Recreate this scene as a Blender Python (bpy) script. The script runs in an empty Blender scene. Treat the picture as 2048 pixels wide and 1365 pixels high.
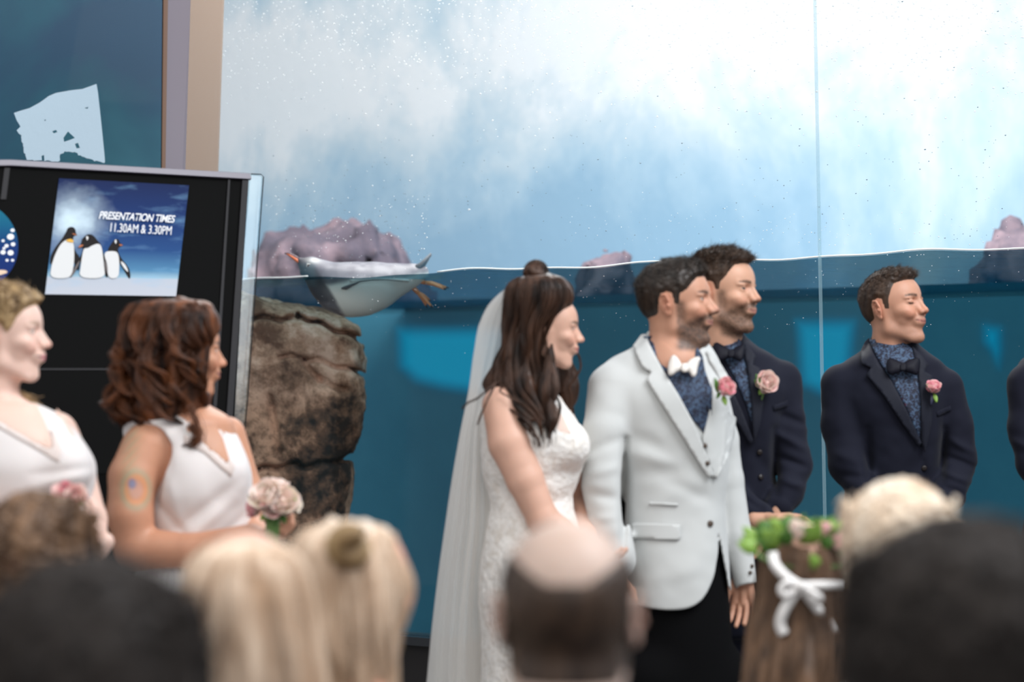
import bpy, math, random
import numpy as np
from mathutils import Vector, Matrix
from mathutils.bvhtree import BVHTree
R = math.radians
rng = np.random.RandomState(7)
random.seed(7)
SC = bpy.context.scene
COL = SC.collection

# ---------------------------------------------------------------- camera, world, light, exposure
FPX = 4835.0                      # focal length in pixels of the 2048x1365 frame (an 85 mm lens)
PITCH = math.atan(110 / FPX)
CAMZ = 1.40
cam_d = bpy.data.cameras.new('camera'); cam_d.sensor_width = 36; cam_d.lens = FPX / 2048 * 36
cam_d.dof.use_dof = True; cam_d.dof.focus_distance = 8.5; cam_d.dof.aperture_fstop = 2.5
cam_d.clip_end = 200
cam = bpy.data.objects.new('camera', cam_d); COL.objects.link(cam)
cam.location = (0, 0, CAMZ); cam.rotation_euler = (R(90) + PITCH, 0, 0)
SC.camera = cam

w = bpy.data.worlds.new('world'); SC.world = w; w.use_nodes = True
wn = w.node_tree.nodes; bg = wn['Background']
bg.inputs[0].default_value = (0.86, 0.93, 1.0, 1); bg.inputs[1].default_value = 0.66

def area(name, loc, target, size, power, col=(1, 1, 1), sy=None):
    d = bpy.data.lights.new(name, 'AREA'); d.energy = power; d.color = col; d.size = size
    if sy: d.shape = 'RECTANGLE'; d.size_y = sy
    o = bpy.data.objects.new(name, d); COL.objects.link(o); o.location = loc
    o.rotation_euler = (Vector(target) - Vector(loc)).to_track_quat('-Z', 'Y').to_euler()
    o['kind'] = 'helper'
    return o
area('skylight', (3.2, 4.0, 5.4), (0.3, 6.2, 1.4), 3.0, 325, (0.95, 0.97, 1.0))
area('side_fill', (-4.0, 2.4, 4.6), (0.0, 6.3, 1.3), 3.0, 62, (1.0, 0.93, 0.84))  # unseen fill lamp added on the left
area('audience_fill', (0.3, 0.2, 5.0), (0.1, 3.2, 1.2), 3.0, 120, (1.0, 0.96, 0.9))  # unseen overhead lamp added to brighten the audience
SC.view_settings.view_transform = 'Standard'; SC.view_settings.look = 'None'
SC.view_settings.exposure = 0.0; SC.view_settings.gamma = 1.0; SC.view_settings.use_curve_mapping = False

cp, sp_ = math.cos(PITCH), math.sin(PITCH)
def P(px, py, D):
    """world point that stands at depth D (metres along the lens axis) behind the pixel"""
    x = (px - 1024) / FPX * D; u = -(py - 682.5) / FPX * D
    return np.array([x, D * cp - u * sp_, CAMZ + D * sp_ + u * cp])
def pix(p):
    q = np.asarray(p, float) - np.array([0, 0, CAMZ])
    D = q[..., 1] * cp + q[..., 2] * sp_; u = -q[..., 1] * sp_ + q[..., 2] * cp
    return 1024 + q[..., 0] / D * FPX, 682.5 - u / D * FPX, D
CAMP = np.array([0, 0, CAMZ])
# ---------------------------------------------------------------- objects
def new_obj(name, data, parent=None, mat=None):
    o = bpy.data.objects.new(name, data); COL.objects.link(o)
    if parent is not None:
        o.parent = parent
        o.matrix_parent_inverse = parent.matrix_world.inverted() if False else Matrix.Translation(-Vector(parent.location))
    if mat is not None: data.materials.append(mat)
    return o
def root(name, loc, label, cat, group=None):
    o = bpy.data.objects.new(name, None); COL.objects.link(o); o.location = loc; o.empty_display_size = .1
    o['label'] = label; o['category'] = cat
    if group: o['group'] = group
    return o
def tag(o, label=None, cat=None, group=None, kind=None):
    if label: o['label'] = label
    if cat: o['category'] = cat
    if group: o['group'] = group
    if kind: o['kind'] = kind
    return o
def mesh_np(name, v, f, parent=None, mat=None, smooth=True, col=None):
    """mesh object from vertex array and face array(s); col = per-vertex rgb attribute 'Col'"""
    me = bpy.data.meshes.new(name)
    v = np.asarray(v, np.float32)
    if isinstance(f, np.ndarray) and f.ndim == 2:
        n = len(f); k = f.shape[1]
        me.vertices.add(len(v)); me.vertices.foreach_set('co', v.ravel())
        me.loops.add(n * k); me.loops.foreach_set('vertex_index', f.astype(np.int32).ravel())
        me.polygons.add(n); me.polygons.foreach_set('loop_start', np.arange(n, dtype=np.int32) * k)
        me.update(calc_edges=True); me.validate()
    else:
        me.from_pydata([tuple(map(float, p)) for p in v], [], [tuple(map(int, q)) for q in f])
        me.update()
    me.shade_smooth() if smooth else me.shade_flat()
    if col is not None and len(col) == len(me.vertices):
        a = me.color_attributes.new('Col', 'FLOAT_COLOR', 'POINT')
        c = np.ones((len(v), 4), np.float32); c[:, :3] = col; a.data.foreach_set('color', c.ravel())
    return new_obj(name, me, parent, mat)
class MB:
    """collects simple shapes into one mesh"""
    def __init__(s): s.v = []; s.f = []
    def add(s, v, f):
        b = len(s.v); s.v += [tuple(map(float, p)) for p in v]; s.f += [tuple(int(i) + b for i in q) for q in f]; return s
    def box(s, c, d, M=None):
        c = np.array(c, float); d = np.array(d, float) / 2
        v = [c + d * np.array(k) for k in ((-1,-1,-1),(1,-1,-1),(1,1,-1),(-1,1,-1),(-1,-1,1),(1,-1,1),(1,1,1),(-1,1,1))]
        if M is not None: v = [M @ p for p in v]
        return s.add(v, [(0,3,2,1),(4,5,6,7),(0,1,5,4),(1,2,6,5),(2,3,7,6),(3,0,4,7)])
    def prism(s, front, off):
        """front: list of 3d points (planar polygon), off: extrusion vector"""
        n = len(front); f = [np.array(p, float) for p in front]; o = np.array(off, float)
        return s.add(f + [p + o for p in f], [tuple(range(n)), tuple(range(2*n-1, n-1, -1))] + [(i, n+i, n+(i+1) % n, (i+1) % n) for i in range(n)])
    def tube(s, pts, rad, n=8, flat=1.0, up=(0, 0, 1), cap=True):
        pts = [np.array(p, float) for p in pts]; m = len(pts)
        if np.isscalar(rad): rad = [rad] * m
        ring = []
        for i, p in enumerate(pts):
            t = pts[min(i+1, m-1)] - pts[max(i-1, 0)]; t /= (np.linalg.norm(t) + 1e-9)
            a = np.cross(t, up)
            if np.linalg.norm(a) < 1e-3: a = np.cross(t, (1, 0, 0))
            a /= np.linalg.norm(a); b = np.cross(a, t)
            for k in range(n):
                th = 2 * math.pi * k / n
                ring.append(p + rad[i] * (math.cos(th) * a + flat * math.sin(th) * b))
        f = [(i*n+k, i*n+(k+1) % n, (i+1)*n+(k+1) % n, (i+1)*n+k) for i in range(m-1) for k in range(n)]
        if cap: f += [tuple(range(n-1, -1, -1)), tuple((m-1)*n + k for k in range(n))]
        return s.add(ring, f)
    def build(s, name, mat, parent=None, smooth=False, bevel=0):
        o = mesh_np(name, s.v, s.f, parent, mat, smooth)
        if bevel:
            m = o.modifiers.new('bevel', 'BEVEL'); m.width = bevel; m.segments = 2; m.limit_method = 'ANGLE'
        return o

# ---------------------------------------------------------------- distance fields and their surface
def smin(a, b, k):
    if k <= 0: return np.minimum(a, b)
    h = np.clip(.5 + .5 * (b - a) / k, 0, 1)
    return b + (a - b) * h - k * h * (1 - h)
def smax(a, b, k): return -smin(-a, -b, k)
def rot3(ax, ay, az):
    return np.array((Matrix.Rotation(R(az), 3, 'Z') @ Matrix.Rotation(R(ay), 3, 'Y') @ Matrix.Rotation(R(ax), 3, 'X')))
def ell(c, r, rot=None):
    c = np.array(c, float); r = np.array(r, float); M = None if rot is None else rot3(*rot)
    def f(p):
        q = p - c
        if M is not None: q = q @ M
        k0 = np.sqrt(((q / r) ** 2).sum(1)); k1 = np.sqrt(((q / r ** 2) ** 2).sum(1)) + 1e-9
        return k0 * (k0 - 1) / k1
    return f
def cone(a, b, ra, rb):
    a = np.array(a, float); b = np.array(b, float); ab = b - a; L = (ab @ ab) + 1e-12
    def f(p):
        q = p - a; t = np.clip(q @ ab / L, 0, 1)
        return np.sqrt(((q - t[:, None] * ab) ** 2).sum(1)) - (ra + (rb - ra) * t)
    return f
def chain(pts, rad, k=.01):
    fs = [cone(pts[i], pts[i+1], rad[i], rad[i+1]) for i in range(len(pts)-1)]
    def f(p):
        d = fs[0](p)
        for g in fs[1:]: d = smin(d, g(p), k)
        return d
    return f
def cubic(xs, ys):
    """smooth (Catmull-Rom) interpolation through the table, clamped at the ends"""
    xs = np.array(xs, float); ys = np.array(ys, float)
    if ys.ndim == 1: ys = ys[:, None]
    o = np.argsort(xs); xs = xs[o]; ys = ys[o]
    m = np.zeros_like(ys); dx = np.diff(xs)[:, None]; s = np.diff(ys, axis=0) / dx
    m[0] = s[0]; m[-1] = s[-1]
    if len(xs) > 2: m[1:-1] = (s[:-1] * dx[1:] + s[1:] * dx[:-1]) / (dx[1:] + dx[:-1])
    def f(x):
        x = np.clip(x, xs[0], xs[-1]); i = np.clip(np.searchsorted(xs, x) - 1, 0, len(xs) - 2)
        h = (xs[i+1] - xs[i]); t = ((x - xs[i]) / h)[..., None]; h = h[..., None]
        return ((2*t**3-3*t**2+1) * ys[i] + (t**3-2*t**2+t) * h * m[i] + (-2*t**3+3*t**2) * ys[i+1] + (t**3-t**2) * h * m[i+1])
    return f
def loft(rows, n=2.0, rot=0):
    """rows: (z, cx, cy, rx, ry): stacked ellipses; n>2 squarer"""
    rows = np.array(rows, float); g = cubic(rows[:, 0], rows[:, 1:]); z0, z1 = rows[:, 0].min(), rows[:, 0].max()
    c, s = math.cos(R(rot)), math.sin(R(rot))
    def f(p):
        q = g(p[:, 2]); x = p[:, 0] - q[:, 0]; y = p[:, 1] - q[:, 1]
        if rot: x, y = c * x + s * y, -s * x + c * y
        rx = np.maximum(q[:, 2], .001); ry = np.maximum(q[:, 3], .001)
        k = (np.abs(x / rx) ** n + np.abs(y / ry) ** n) ** (1 / n) + 1e-9
        k1 = np.sqrt((x / rx**2) ** 2 + (y / ry**2) ** 2) + 1e-6
        d = np.where(k > .5, (k - 1) * np.minimum(k / k1, np.maximum(rx, ry) * 1.2), (k - 1) * np.minimum(rx, ry))
        return np.maximum(d, np.maximum(z0 - p[:, 2], p[:, 2] - z1))
    return f
class Field:
    """list of (op, k, f): 'u' smooth union, 's' smooth cut, 'i' intersect, 'd' add displacement"""
    def __init__(s): s.ops = []
    def u(s, f, k=.01): s.ops.append(('u', k, f)); return s
    def s_(s, f, k=.01): s.ops.append(('s', k, f)); return s
    def i(s, f, k=.01): s.ops.append(('i', k, f)); return s
    def d(s, f): s.ops.append(('d', 0, f)); return s
    def __call__(s, p):
        d = np.full(len(p), 1e3)
        for o, k, f in s.ops:
            if o == 'u': v = f(p); d = v if d[0] > 900 and (d > 900).all() else smin(d, v, k)
            elif o == 's': d = smax(d, -f(p), k)
            elif o == 'i': d = smax(d, f(p), k)
            else: d = d + f(p)
        return d
def surface(f, lo, hi, h, project=2, m=5):
    """mesh of f=0 by surface nets on a sparse grid"""
    lo = np.array(lo, float); hi = np.array(hi, float)
    nb = np.ceil((hi - lo) / (h * m)).astype(int)
    bc = np.stack(np.meshgrid(*[np.arange(k) for k in nb], indexing='ij'), -1).reshape(-1, 3)
    cen = lo + (bc + .5) * h * m
    dc = np.concatenate([f(c) for c in np.array_split(cen, max(1, len(cen)//200000))])
    act = bc[np.abs(dc) < h * m * .87 * 1.7 + .004]
    N = nb * m + 1
    vals = np.full(N, 9.0, np.float32)
    if True:  # signs of the inactive blocks
        sg = np.where(dc < 0, -9.0, 9.0).reshape(nb)
        vals[:-1, :-1, :-1] = np.repeat(np.repeat(np.repeat(sg, m, 0), m, 1), m, 2)
    off = np.stack(np.meshgrid(*[np.arange(m + 1)] * 3, indexing='ij'), -1).reshape(-1, 3)
    mark = np.zeros(N, bool)
    idx = (act[:, None] * m + off).reshape(-1, 3); mark[idx[:, 0], idx[:, 1], idx[:, 2]] = True
    ii = np.argwhere(mark); pp = lo + ii * h
    vv = np.concatenate([f(c) for c in np.array_split(pp, max(1, len(pp)//300000))])
    vals[ii[:, 0], ii[:, 1], ii[:, 2]] = vv
    ins = vals < 0
    # cells crossing
    c = ins[:-1, :-1, :-1].astype(np.int8)
    tot = sum(ins[a:N[0]-1+a, b:N[1]-1+b, d:N[2]-1+d].astype(np.int8) for a in (0, 1) for b in (0, 1) for d in (0, 1))
    cells = np.argwhere((tot > 0) & (tot < 8))
    vid = np.full(N - 1, -1, np.int64); vid[cells[:, 0], cells[:, 1], cells[:, 2]] = np.arange(len(cells))
    acc = np.zeros((len(cells), 3)); cnt = np.zeros(len(cells))
    corners = [(a, b, d) for a in (0, 1) for b in (0, 1) for d in (0, 1)]
    for i, a in enumerate(corners):
        for b in corners[i+1:]:
            if sum(abs(a[k] - b[k]) for k in range(3)) != 1: continue
            va = vals[cells[:, 0]+a[0], cells[:, 1]+a[1], cells[:, 2]+a[2]]; vb = vals[cells[:, 0]+b[0], cells[:, 1]+b[1], cells[:, 2]+b[2]]
            x = (va < 0) != (vb < 0); t = np.where(x, va / np.where(va - vb == 0, 1, va - vb), 0)
            t = np.clip(t, 0, 1)
            acc += x[:, None] * (np.array(a) + t[:, None] * (np.array(b) - np.array(a))); cnt += x
    V = lo + (cells + acc / cnt[:, None]) * h
    F = []
    for ax in range(3):
        sl0 = [slice(None)] * 3; sl1 = [slice(None)] * 3; sl0[ax] = slice(0, -1); sl1[ax] = slice(1, None)
        e = np.argwhere(ins[tuple(sl0)] != ins[tuple(sl1)])
        b, c = (ax + 1) % 3, (ax + 2) % 3
        ok = (e[:, b] > 0) & (e[:, c] > 0) & (e[:, b] < N[b]-1) & (e[:, c] < N[c]-1); e = e[ok]
        def g(db, dc_):
            q = e.copy(); q[:, b] -= db; q[:, c] -= dc_; return vid[q[:, 0], q[:, 1], q[:, 2]]
        quad = np.stack([g(1, 1), g(0, 1), g(0, 0), g(1, 0)], 1)
        fl = ~ins[e[:, 0], e[:, 1], e[:, 2]]
        quad[fl] = quad[fl][:, ::-1]; F.append(quad)
    F = np.concatenate(F); F = F[(F >= 0).all(1)]
    for _ in range(project):
        d = f(V); e = h * .3; g = np.stack([f(V + np.eye(3)[k] * e) - d for k in range(3)], 1) / e
        n2 = (g ** 2).sum(1) + 1e-6
        V = V - np.clip(d / n2, -h*.6, h*.6)[:, None] * g * np.where(n2 < .05, 0, 1)[:, None]
    return V, F
def vnoise(p, s, seed=0):
    """cheap smooth 3d value noise in -1..1"""
    q = p / s + seed * 17.31; i = np.floor(q).astype(np.int64); t = q - i; t = t * t * (3 - 2 * t)
    def hsh(a): 
        n = (a[:, 0] * 73856093) ^ (a[:, 1] * 19349663) ^ (a[:, 2] * 83492791)
        n = (n ^ (n >> 13)) * 1274126177; return ((n & 0xffff) / 32767.5) - 1
    r = 0
    for a in (0, 1):
        for b in (0, 1):
            for c in (0, 1):
                wgt = (t[:, 0] if a else 1-t[:, 0]) * (t[:, 1] if b else 1-t[:, 1]) * (t[:, 2] if c else 1-t[:, 2])
                r = r + wgt * hsh(i + np.array([a, b, c]))
    return r
def sstep(a, b, x):
    t = np.clip((x - a) / (b - a), 0, 1); return t * t * (3 - 2 * t)

# ---------------------------------------------------------------- materials
def mat(name, col=(.8, .8, .8), rough=.6, metal=0, vcol=False, sheen=0, sss=0, spec=.5, bump=None, build=None, alpha=None, trans=0):
    m = bpy.data.materials.new(name); m.use_nodes = True; nt = m.node_tree; b = nt.nodes['Principled BSDF']
    b.inputs['Base Color'].default_value = (*col, 1); b.inputs['Roughness'].default_value = rough; b.inputs['Metallic'].default_value = metal
    b.inputs['Specular IOR Level'].default_value = spec
    if sheen: b.inputs['Sheen Weight'].default_value = sheen
    if sss:
        b.inputs['Subsurface Weight'].default_value = sss; b.inputs['Subsurface Radius'].default_value = (1, .35, .2); b.inputs['Subsurface Scale'].default_value = .008
    if alpha is not None: b.inputs['Alpha'].default_value = alpha
    if trans: b.inputs['Transmission Weight'].default_value = trans
    if vcol:
        a = nt.nodes.new('ShaderNodeVertexColor'); a.layer_name = 'Col'; nt.links.new(a.outputs[0], b.inputs['Base Color'])
    if bump:
        sc, st = bump[:2]
        t = nt.nodes.new('ShaderNodeTexNoise'); t.inputs['Scale'].default_value = sc; t.inputs['Detail'].default_value = 4
        bp = nt.nodes.new('ShaderNodeBump'); bp.inputs['Strength'].default_value = st; bp.inputs['Distance'].default_value = bump[2] if len(bump) > 2 else .002
        tc = nt.nodes.new('ShaderNodeTexCoord'); nt.links.new(tc.outputs['Object'], t.inputs['Vector'])
        nt.links.new(t.outputs[0], bp.inputs['Height']); nt.links.new(bp.outputs[0], b.inputs['Normal'])
    if build: build(nt, b)
    return m
def node(nt, kind, **kw):
    n = nt.nodes.new(kind)
    for k, v in kw.items():
        if k in n.inputs: n.inputs[k].default_value = v
        else: setattr(n, k, v)
    return n
def ramp(nt, stops, interp='LINEAR'):
    r = nt.nodes.new('ShaderNodeValToRGB'); r.color_ramp.interpolation = interp
    e = r.color_ramp.elements
    while len(e) < len(stops): e.new(.5)
    for i, (p, c) in enumerate(stops): e[i].position = p; e[i].color = (*c, 1) if len(c) == 3 else c
    return r
def curves_obj(name, strands, rad, parent, m, cols=None):
    """strands (n, k, 3) -> hair curves; rad scalar or (k,)"""
    strands = np.asarray(strands, np.float32); n, k = strands.shape[:2]
    c = bpy.data.hair_curves.new(name); c.add_curves([k] * n)
    c.attributes['position'].data.foreach_set('vector', strands.ravel())
    r = c.attributes.get('radius') or c.attributes.new('radius', 'FLOAT', 'POINT')
    rr = np.broadcast_to(np.asarray(rad, np.float32), (n, k)).copy(); r.data.foreach_set('value', rr.ravel())
    return new_obj(name, c, parent, m)
def bvh_of(o):
    me = o.data
    off = o.matrix_world.translation if o.parent is None else Vector((0, 0, 0))
    return BVHTree.FromPolygons([v.co[:] for v in me.vertices], [p.vertices[:] for p in me.polygons])
# ---------------------------------------------------------------- shared materials
M_EYE = mat('eye', rough=.12, vcol=True)
M_SKIN = mat('skin', rough=.48, vcol=True, sss=.12, spec=.42, bump=(900, .12, .0006))
def hair_mat(name, a, b, rough=.42, streak=60):
    def bld(nt, bs):
        tc = node(nt, 'ShaderNodeTexCoord'); mp = node(nt, 'ShaderNodeMapping'); mp.inputs['Scale'].default_value = (1, 1, .25)
        n = node(nt, 'ShaderNodeTexNoise', Scale=streak, Detail=3.0); r = ramp(nt, [(.3, a), (.72, b)])
        nt.links.new(tc.outputs['Object'], mp.inputs[0]); nt.links.new(mp.outputs[0], n.inputs['Vector']); nt.links.new(n.outputs[0], r.inputs[0]); nt.links.new(r.outputs[0], bs.inputs['Base Color'])
        bp = node(nt, 'ShaderNodeBump', Strength=.6, Distance=.004); nt.links.new(n.outputs[0], bp.inputs['Height']); nt.links.new(bp.outputs[0], bs.inputs['Normal'])
    return mat(name, rough=rough, build=bld, spec=.35)
M_WSUIT = mat('white_wool', (.56, .57, .56), .85, bump=(1400, .25, .0006), sheen=.2)
M_NAVY = mat('navy_wool', (.0095, .0105, .020), .8, bump=(1400, .25, .0006), sheen=.05, spec=.12)
M_NAVY_L = mat('navy_satin_wool', (.010, .0115, .021), .65, bump=(1400, .2, .0005), sheen=.05, spec=.2)
M_BLACK = mat('black_cloth', (.003, .003, .0035), .95, spec=.1, bump=(900, .2, .0005))
M_BOWB = mat('black_satin', (.004, .004, .010), .6, spec=.2)
M_BOWW = mat('white_satin', (.74, .69, .64), .5, bump=(300, .2, .001))
M_BUTTON = mat('dark_button', (.02, .015, .015), .25)
M_HORN = mat('brown_button', (.08, .055, .04), .3)
def shirt_b(nt, b):
    tc = node(nt, 'ShaderNodeTexCoord'); n = node(nt, 'ShaderNodeTexNoise', Scale=105.0, Detail=3.0, Distortion=1.2); r = ramp(nt, [(.45, (.006, .008, .022)), (.52, (.028, .048, .10)), (.66, (.065, .115, .19))])
    v = node(nt, 'ShaderNodeTexVoronoi', Scale=26.0); r2 = ramp(nt, [(.10, (1, 1, 1)), (.16, (0, 0, 0))]); mx = node(nt, 'ShaderNodeMix', data_type='RGBA')
    nt.links.new(tc.outputs['Object'], n.inputs['Vector']); nt.links.new(tc.outputs['Object'], v.inputs['Vector']); nt.links.new(n.outputs[0], r.inputs[0]); nt.links.new(v.outputs['Distance'], r2.inputs[0])
    nt.links.new(r2.outputs[0], mx.inputs['Factor']); nt.links.new(r.outputs[0], mx.inputs['A']); mx.inputs['B'].default_value = (.06, .012, .03, 1); nt.links.new(mx.outputs['Result'], b.inputs['Base Color'])
M_SHIRT = mat('blue_floral_cotton', rough=.75, build=shirt_b)
def lace_b(nt, b):
    tc = node(nt, 'ShaderNodeTexCoord'); v = node(nt, 'ShaderNodeTexVoronoi', Scale=75.0, feature='SMOOTH_F1'); n = node(nt, 'ShaderNodeTexNoise', Scale=45.0, Detail=4.0, Distortion=1.0)
    r = ramp(nt, [(.36, (.74, .68, .62)), (.52, (.87, .83, .79))]); nt.links.new(tc.outputs['Object'], n.inputs['Vector']); nt.links.new(tc.outputs['Object'], v.inputs['Vector']); nt.links.new(n.outputs[0], r.inputs[0]); nt.links.new(r.outputs[0], b.inputs['Base Color'])
    a = node(nt, 'ShaderNodeMath', operation='ADD'); nt.links.new(v.outputs['Distance'], a.inputs[0]); nt.links.new(n.outputs[0], a.inputs[1]); bp = node(nt, 'ShaderNodeBump', Strength=.7, Distance=.004); nt.links.new(a.outputs[0], bp.inputs['Height']); nt.links.new(bp.outputs[0], b.inputs['Normal'])
M_LACE = mat('ivory_lace', rough=.7, build=lace_b)
M_BLOUSE = mat('white_crepe', (.74, .69, .675), .75, bump=(700, .15, .0006), sss=.05)
M_SHEER = mat('sheer_trim', (.70, .60, .56), .7)
def veil_b(nt, b):
    out = nt.nodes['Material Output']; t = node(nt, 'ShaderNodeBsdfTransparent'); t.inputs[0].default_value = (.97, .96, .95, 1); d = node(nt, 'ShaderNodeBsdfDiffuse'); d.inputs[0].default_value = (.93, .90, .87, 1); tl = node(nt, 'ShaderNodeBsdfTranslucent'); tl.inputs[0].default_value = (.93, .9, .87, 1)
    m1 = node(nt, 'ShaderNodeMixShader'); m1.inputs[0].default_value = .4; m2 = node(nt, 'ShaderNodeMixShader'); nt.links.new(d.outputs[0], m1.inputs[1]); nt.links.new(tl.outputs[0], m1.inputs[2])
    lw = node(nt, 'ShaderNodeLayerWeight'); lw.inputs[0].default_value = .35; r = ramp(nt, [(0, (.45,)*3), (1, (.95,)*3)]); nt.links.new(lw.outputs['Facing'], r.inputs[0]); nt.links.new(r.outputs[0], m2.inputs[0])
    nt.links.new(t.outputs[0], m2.inputs[1]); nt.links.new(m1.outputs[0], m2.inputs[2]); nt.links.new(m2.outputs[0], out.inputs[0])
M_VEIL = mat('veil_tulle', build=veil_b)
M_PINK = mat('pink_petal', (.85, .36, .42), .6, sss=.1); M_PALE = mat('pale_pink_petal', (.88, .58, .55), .6, sss=.1); M_CREAM = mat('cream_petal', (.86, .74, .62), .6, sss=.1)
M_LEAF = mat('leaf_green', (.075, .19, .03), .5); M_LEAFL = mat('light_leaf_green', (.22, .38, .06), .5); M_STEM = mat('stem_green', (.12, .22, .06), .6)
HB_DARK = hair_mat('near_black_brown_hair', (.010, .007, .005), (.045, .030, .022))
HB_MB = hair_mat('mid_brown_hair', (.05, .028, .017), (.25, .14, .08), streak=30)
M_BLUSH = mat('blush_petal', (.95, .77, .70), .6, sss=.1)
HB_BLK = hair_mat('near_black_hair', (.011, .008, .007), (.036, .027, .023), rough=.75)
HB_BROWN = hair_mat('brown_hair', (.022, .012, .008), (.085, .05, .032))
HB_BRIDE = hair_mat('chestnut_hair', (.012, .006, .004), (.10, .045, .025), streak=34)
HB_RED = hair_mat('auburn_hair', (.010, .004, .003), (.20, .065, .022), streak=26)
HB_DBLOND = hair_mat('dark_blond_hair', (.13, .075, .035), (.50, .34, .17), streak=34)
HB_BLOND = hair_mat('blond_hair', (.60, .41, .27), (.93, .77, .62), streak=30)
HB_PLAT = hair_mat('platinum_hair', (.72, .55, .40), (.93, .82, .68), streak=24)
HB_LB = hair_mat('light_brown_hair', (.07, .037, .02), (.27, .15, .08), streak=30)
# ---------------------------------------------------------------- heads (local frame in cm: face +X, up +Z, chin at z=0, ear canal at x=0)
HP = dict(male=1, brow=1, jaw=1.0, chin=0.0, nose=0.0, nz=0.0, tip=0.0, lip=1.0, smile=.5, closed=0, eye=1.0, cheek=1.0, wide=1.0, open=0.0, look=0.0, ear=1)
def head_field(**kw):
    q = dict(HP); q.update(kw); m = q['male']
    F = Field()
    sy = 1 / q['wide']
    F.u(ell((-.7, 0, 14.5), (9.5, 7.45, 8.45)))
    F.u(ell((2.9, 0, 15.2), (6.15, 6.3, 6.3)), 1.5)
    F.u(ell((3.3, 0, 10.2), (5.5, 5.7, 7.4)), 1.5)
    F.u(cone((.6, 4.6 * q['jaw'], 5.3), (5.8, 2.2 * q['jaw'], 2.0), 1.5, 1.3), 2.0)
    F.u(cone((.6, 4.9 * q['jaw'], 5.4), (-.2, 5.4, 11), 1.5, 1.5), 2.0)
    F.u(ell((6.55 + .3*m + q['chin'], 0, 2.0 + .15*(1-m)), (1.95 + .1*m, 1.8 + .4 * m, 1.7 + .15*m)), 1.6)
    F.u(ell((3.5, 0, 4.2), (4.6, 3.8, 2.6)), 1.5)
    F.u(ell((5.7, 4.1, 10.0), (2.2, 1.9, 1.5)), 1.6)
    if q['smile'] > 0: F.u(ell((7.1, 3.3, 8.5 + .5 * q['smile']), (1.5, 1.5, 1.4)), 1.2)
    F.u(cone((8.2, .8, 14.2), (6.5, 4.5, 14.5), .55 + .3 * m * q['brow'], .5), 1.0)
    # eye sockets and lids
    F.s_(ell((9.3, 3.0, 12.75), (1.9, 2.0, 1.05)), .9)
    ez = 12.6
    F.u(ell((6.95, 3.15, ez), (1.36, 1.5, 1.33)), .35)
    F.u(ell((7.1, 3.5, 13.75), (1.3, 1.7, .55)), .5)
    if not q['closed']:
        F.s_(ell((8.6, 3.2, ez - .08), (1.3, 1.42, .40 * q['eye']), (8, 0, 22)), .07)
    else:
        F.u(ell((7.1, 3.15, ez), (1.5, 1.55, 1.1)), .3).s_(cone((8.5, 1.9, ez - .62), (7.7, 4.6, ez - .5), .14, .12), .15)
        F.s_(cone((8.05, 1.9, ez + .75), (7.7, 4.1, ez + .65), .10, .06), .25)
    F.s_(cone((8.2, 2.0, ez + .85), (7.55, 4.3, ez + .7), .07, .05), .3)
    # nose
    n = q['nose']; nz = q['nz']; tz = 9.5 + q['tip']
    F.u(cone((8.55 + .2*m, 0, 13.3), (10.4 + n, 0, tz + .55), .62, .8), .7)
    F.u(cone((7.9, .85, 12.3), (9.4 + n*.6, .95, tz + .1), .7, .75), .8)
    F.u(ell((10.65 + n, 0, tz), (1.0, 1.02, .9)), .5)
    F.u(ell((9.75 + n * .6, 1.12, tz - .3), (1.0, .75, .72)), .4)
    F.s_(ell((10.3 + n*.8, .55, tz - 1.05), (.6, .3, .38)), .18)
    F.s_(ell((9.0 + n*.4, 2.0, tz - .1), (.55, .3, .9)), .35)
    # mouth
    s = q['smile']; L = q['lip']; o = q['open']
    F.u(ell((7.75 + .1*(1-m), 0, 6.8), (2.15, 2.8, 2.2)), 1.0)
    F.s_(cone((10.15, 0, 8.3), (10.05, 0, 7.5), .22, .22), .3)
    mz = 6.45 + .55 * s
    F.u(cone((9.55, .35, 7.05), (8.35, 2.35 + .2*s, mz + .1), .42 * L, .2), .35)
    F.u(cone((9.4, 0, 5.9 - o*.5), (8.3, 1.9 + .2*s, mz - .35), .5 * L, .22), .35)
    F.s_(cone((10.25, 0, 6.48 - o*.2), (9.35, 1.6, 6.55 + .2*s), .12 + .3*o, .12 + .3*o), .1)
    F.s_(cone((9.35, 1.6, 6.55 + .2*s), (8.35, 2.75 + .25*s, mz + .15), .12 + .25*o, .12), .12)
    F.s_(ell((10.0, 0, 4.45), (.85, 1.7, .5)), .7)
    if s > 0:
        F.s_(chain([(9.35, 1.85, 9.0), (9.0, 2.7, 8.0), (8.1, 3.35, 6.6)], [.1 + .06*s, .15 + .12*s, .08], .2), .35)
    # ear
    ex, ey, ezr = -1.0, 7.75, 11.7
    e = Field()
    er = (-6, -10, 30); E = rot3(*er)
    def ep(x, y, z): return np.array([ex, ey, ezr]) + E @ np.array([x, y, z])
    e.u(ell(ep(0, 0, 0), (1.65, .32, 2.8), er))
    e.u(chain([ep(1.2, .1, .6), ep(.9, .25, 2.2), ep(-.3, .35, 2.75), ep(-1.45, .35, 1.7), ep(-1.55, .3, .2), ep(-1.1, .2, -1.3), ep(-.2, .1, -2.5)], [.3, .34, .38, .4, .36, .3, .36], .08), .06)
    e.s_(ell(ep(-.1, .6, -.1), (1.1, .62, 1.9), er), .12)
    e.u(chain([ep(.1, .3, 1.5), ep(-.75, .3, 1.0), ep(-.85, .3, 0), ep(-.5, .3, -1.1)], [.2, .24, .26, .26], .08), .1)
    e.s_(ell(ep(.1, .35, -.2), (.55, .6, .75), er), .15)
    e.u(ell(ep(.8, .35, -.5), (.38, .4, .6), er), .15)
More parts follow.
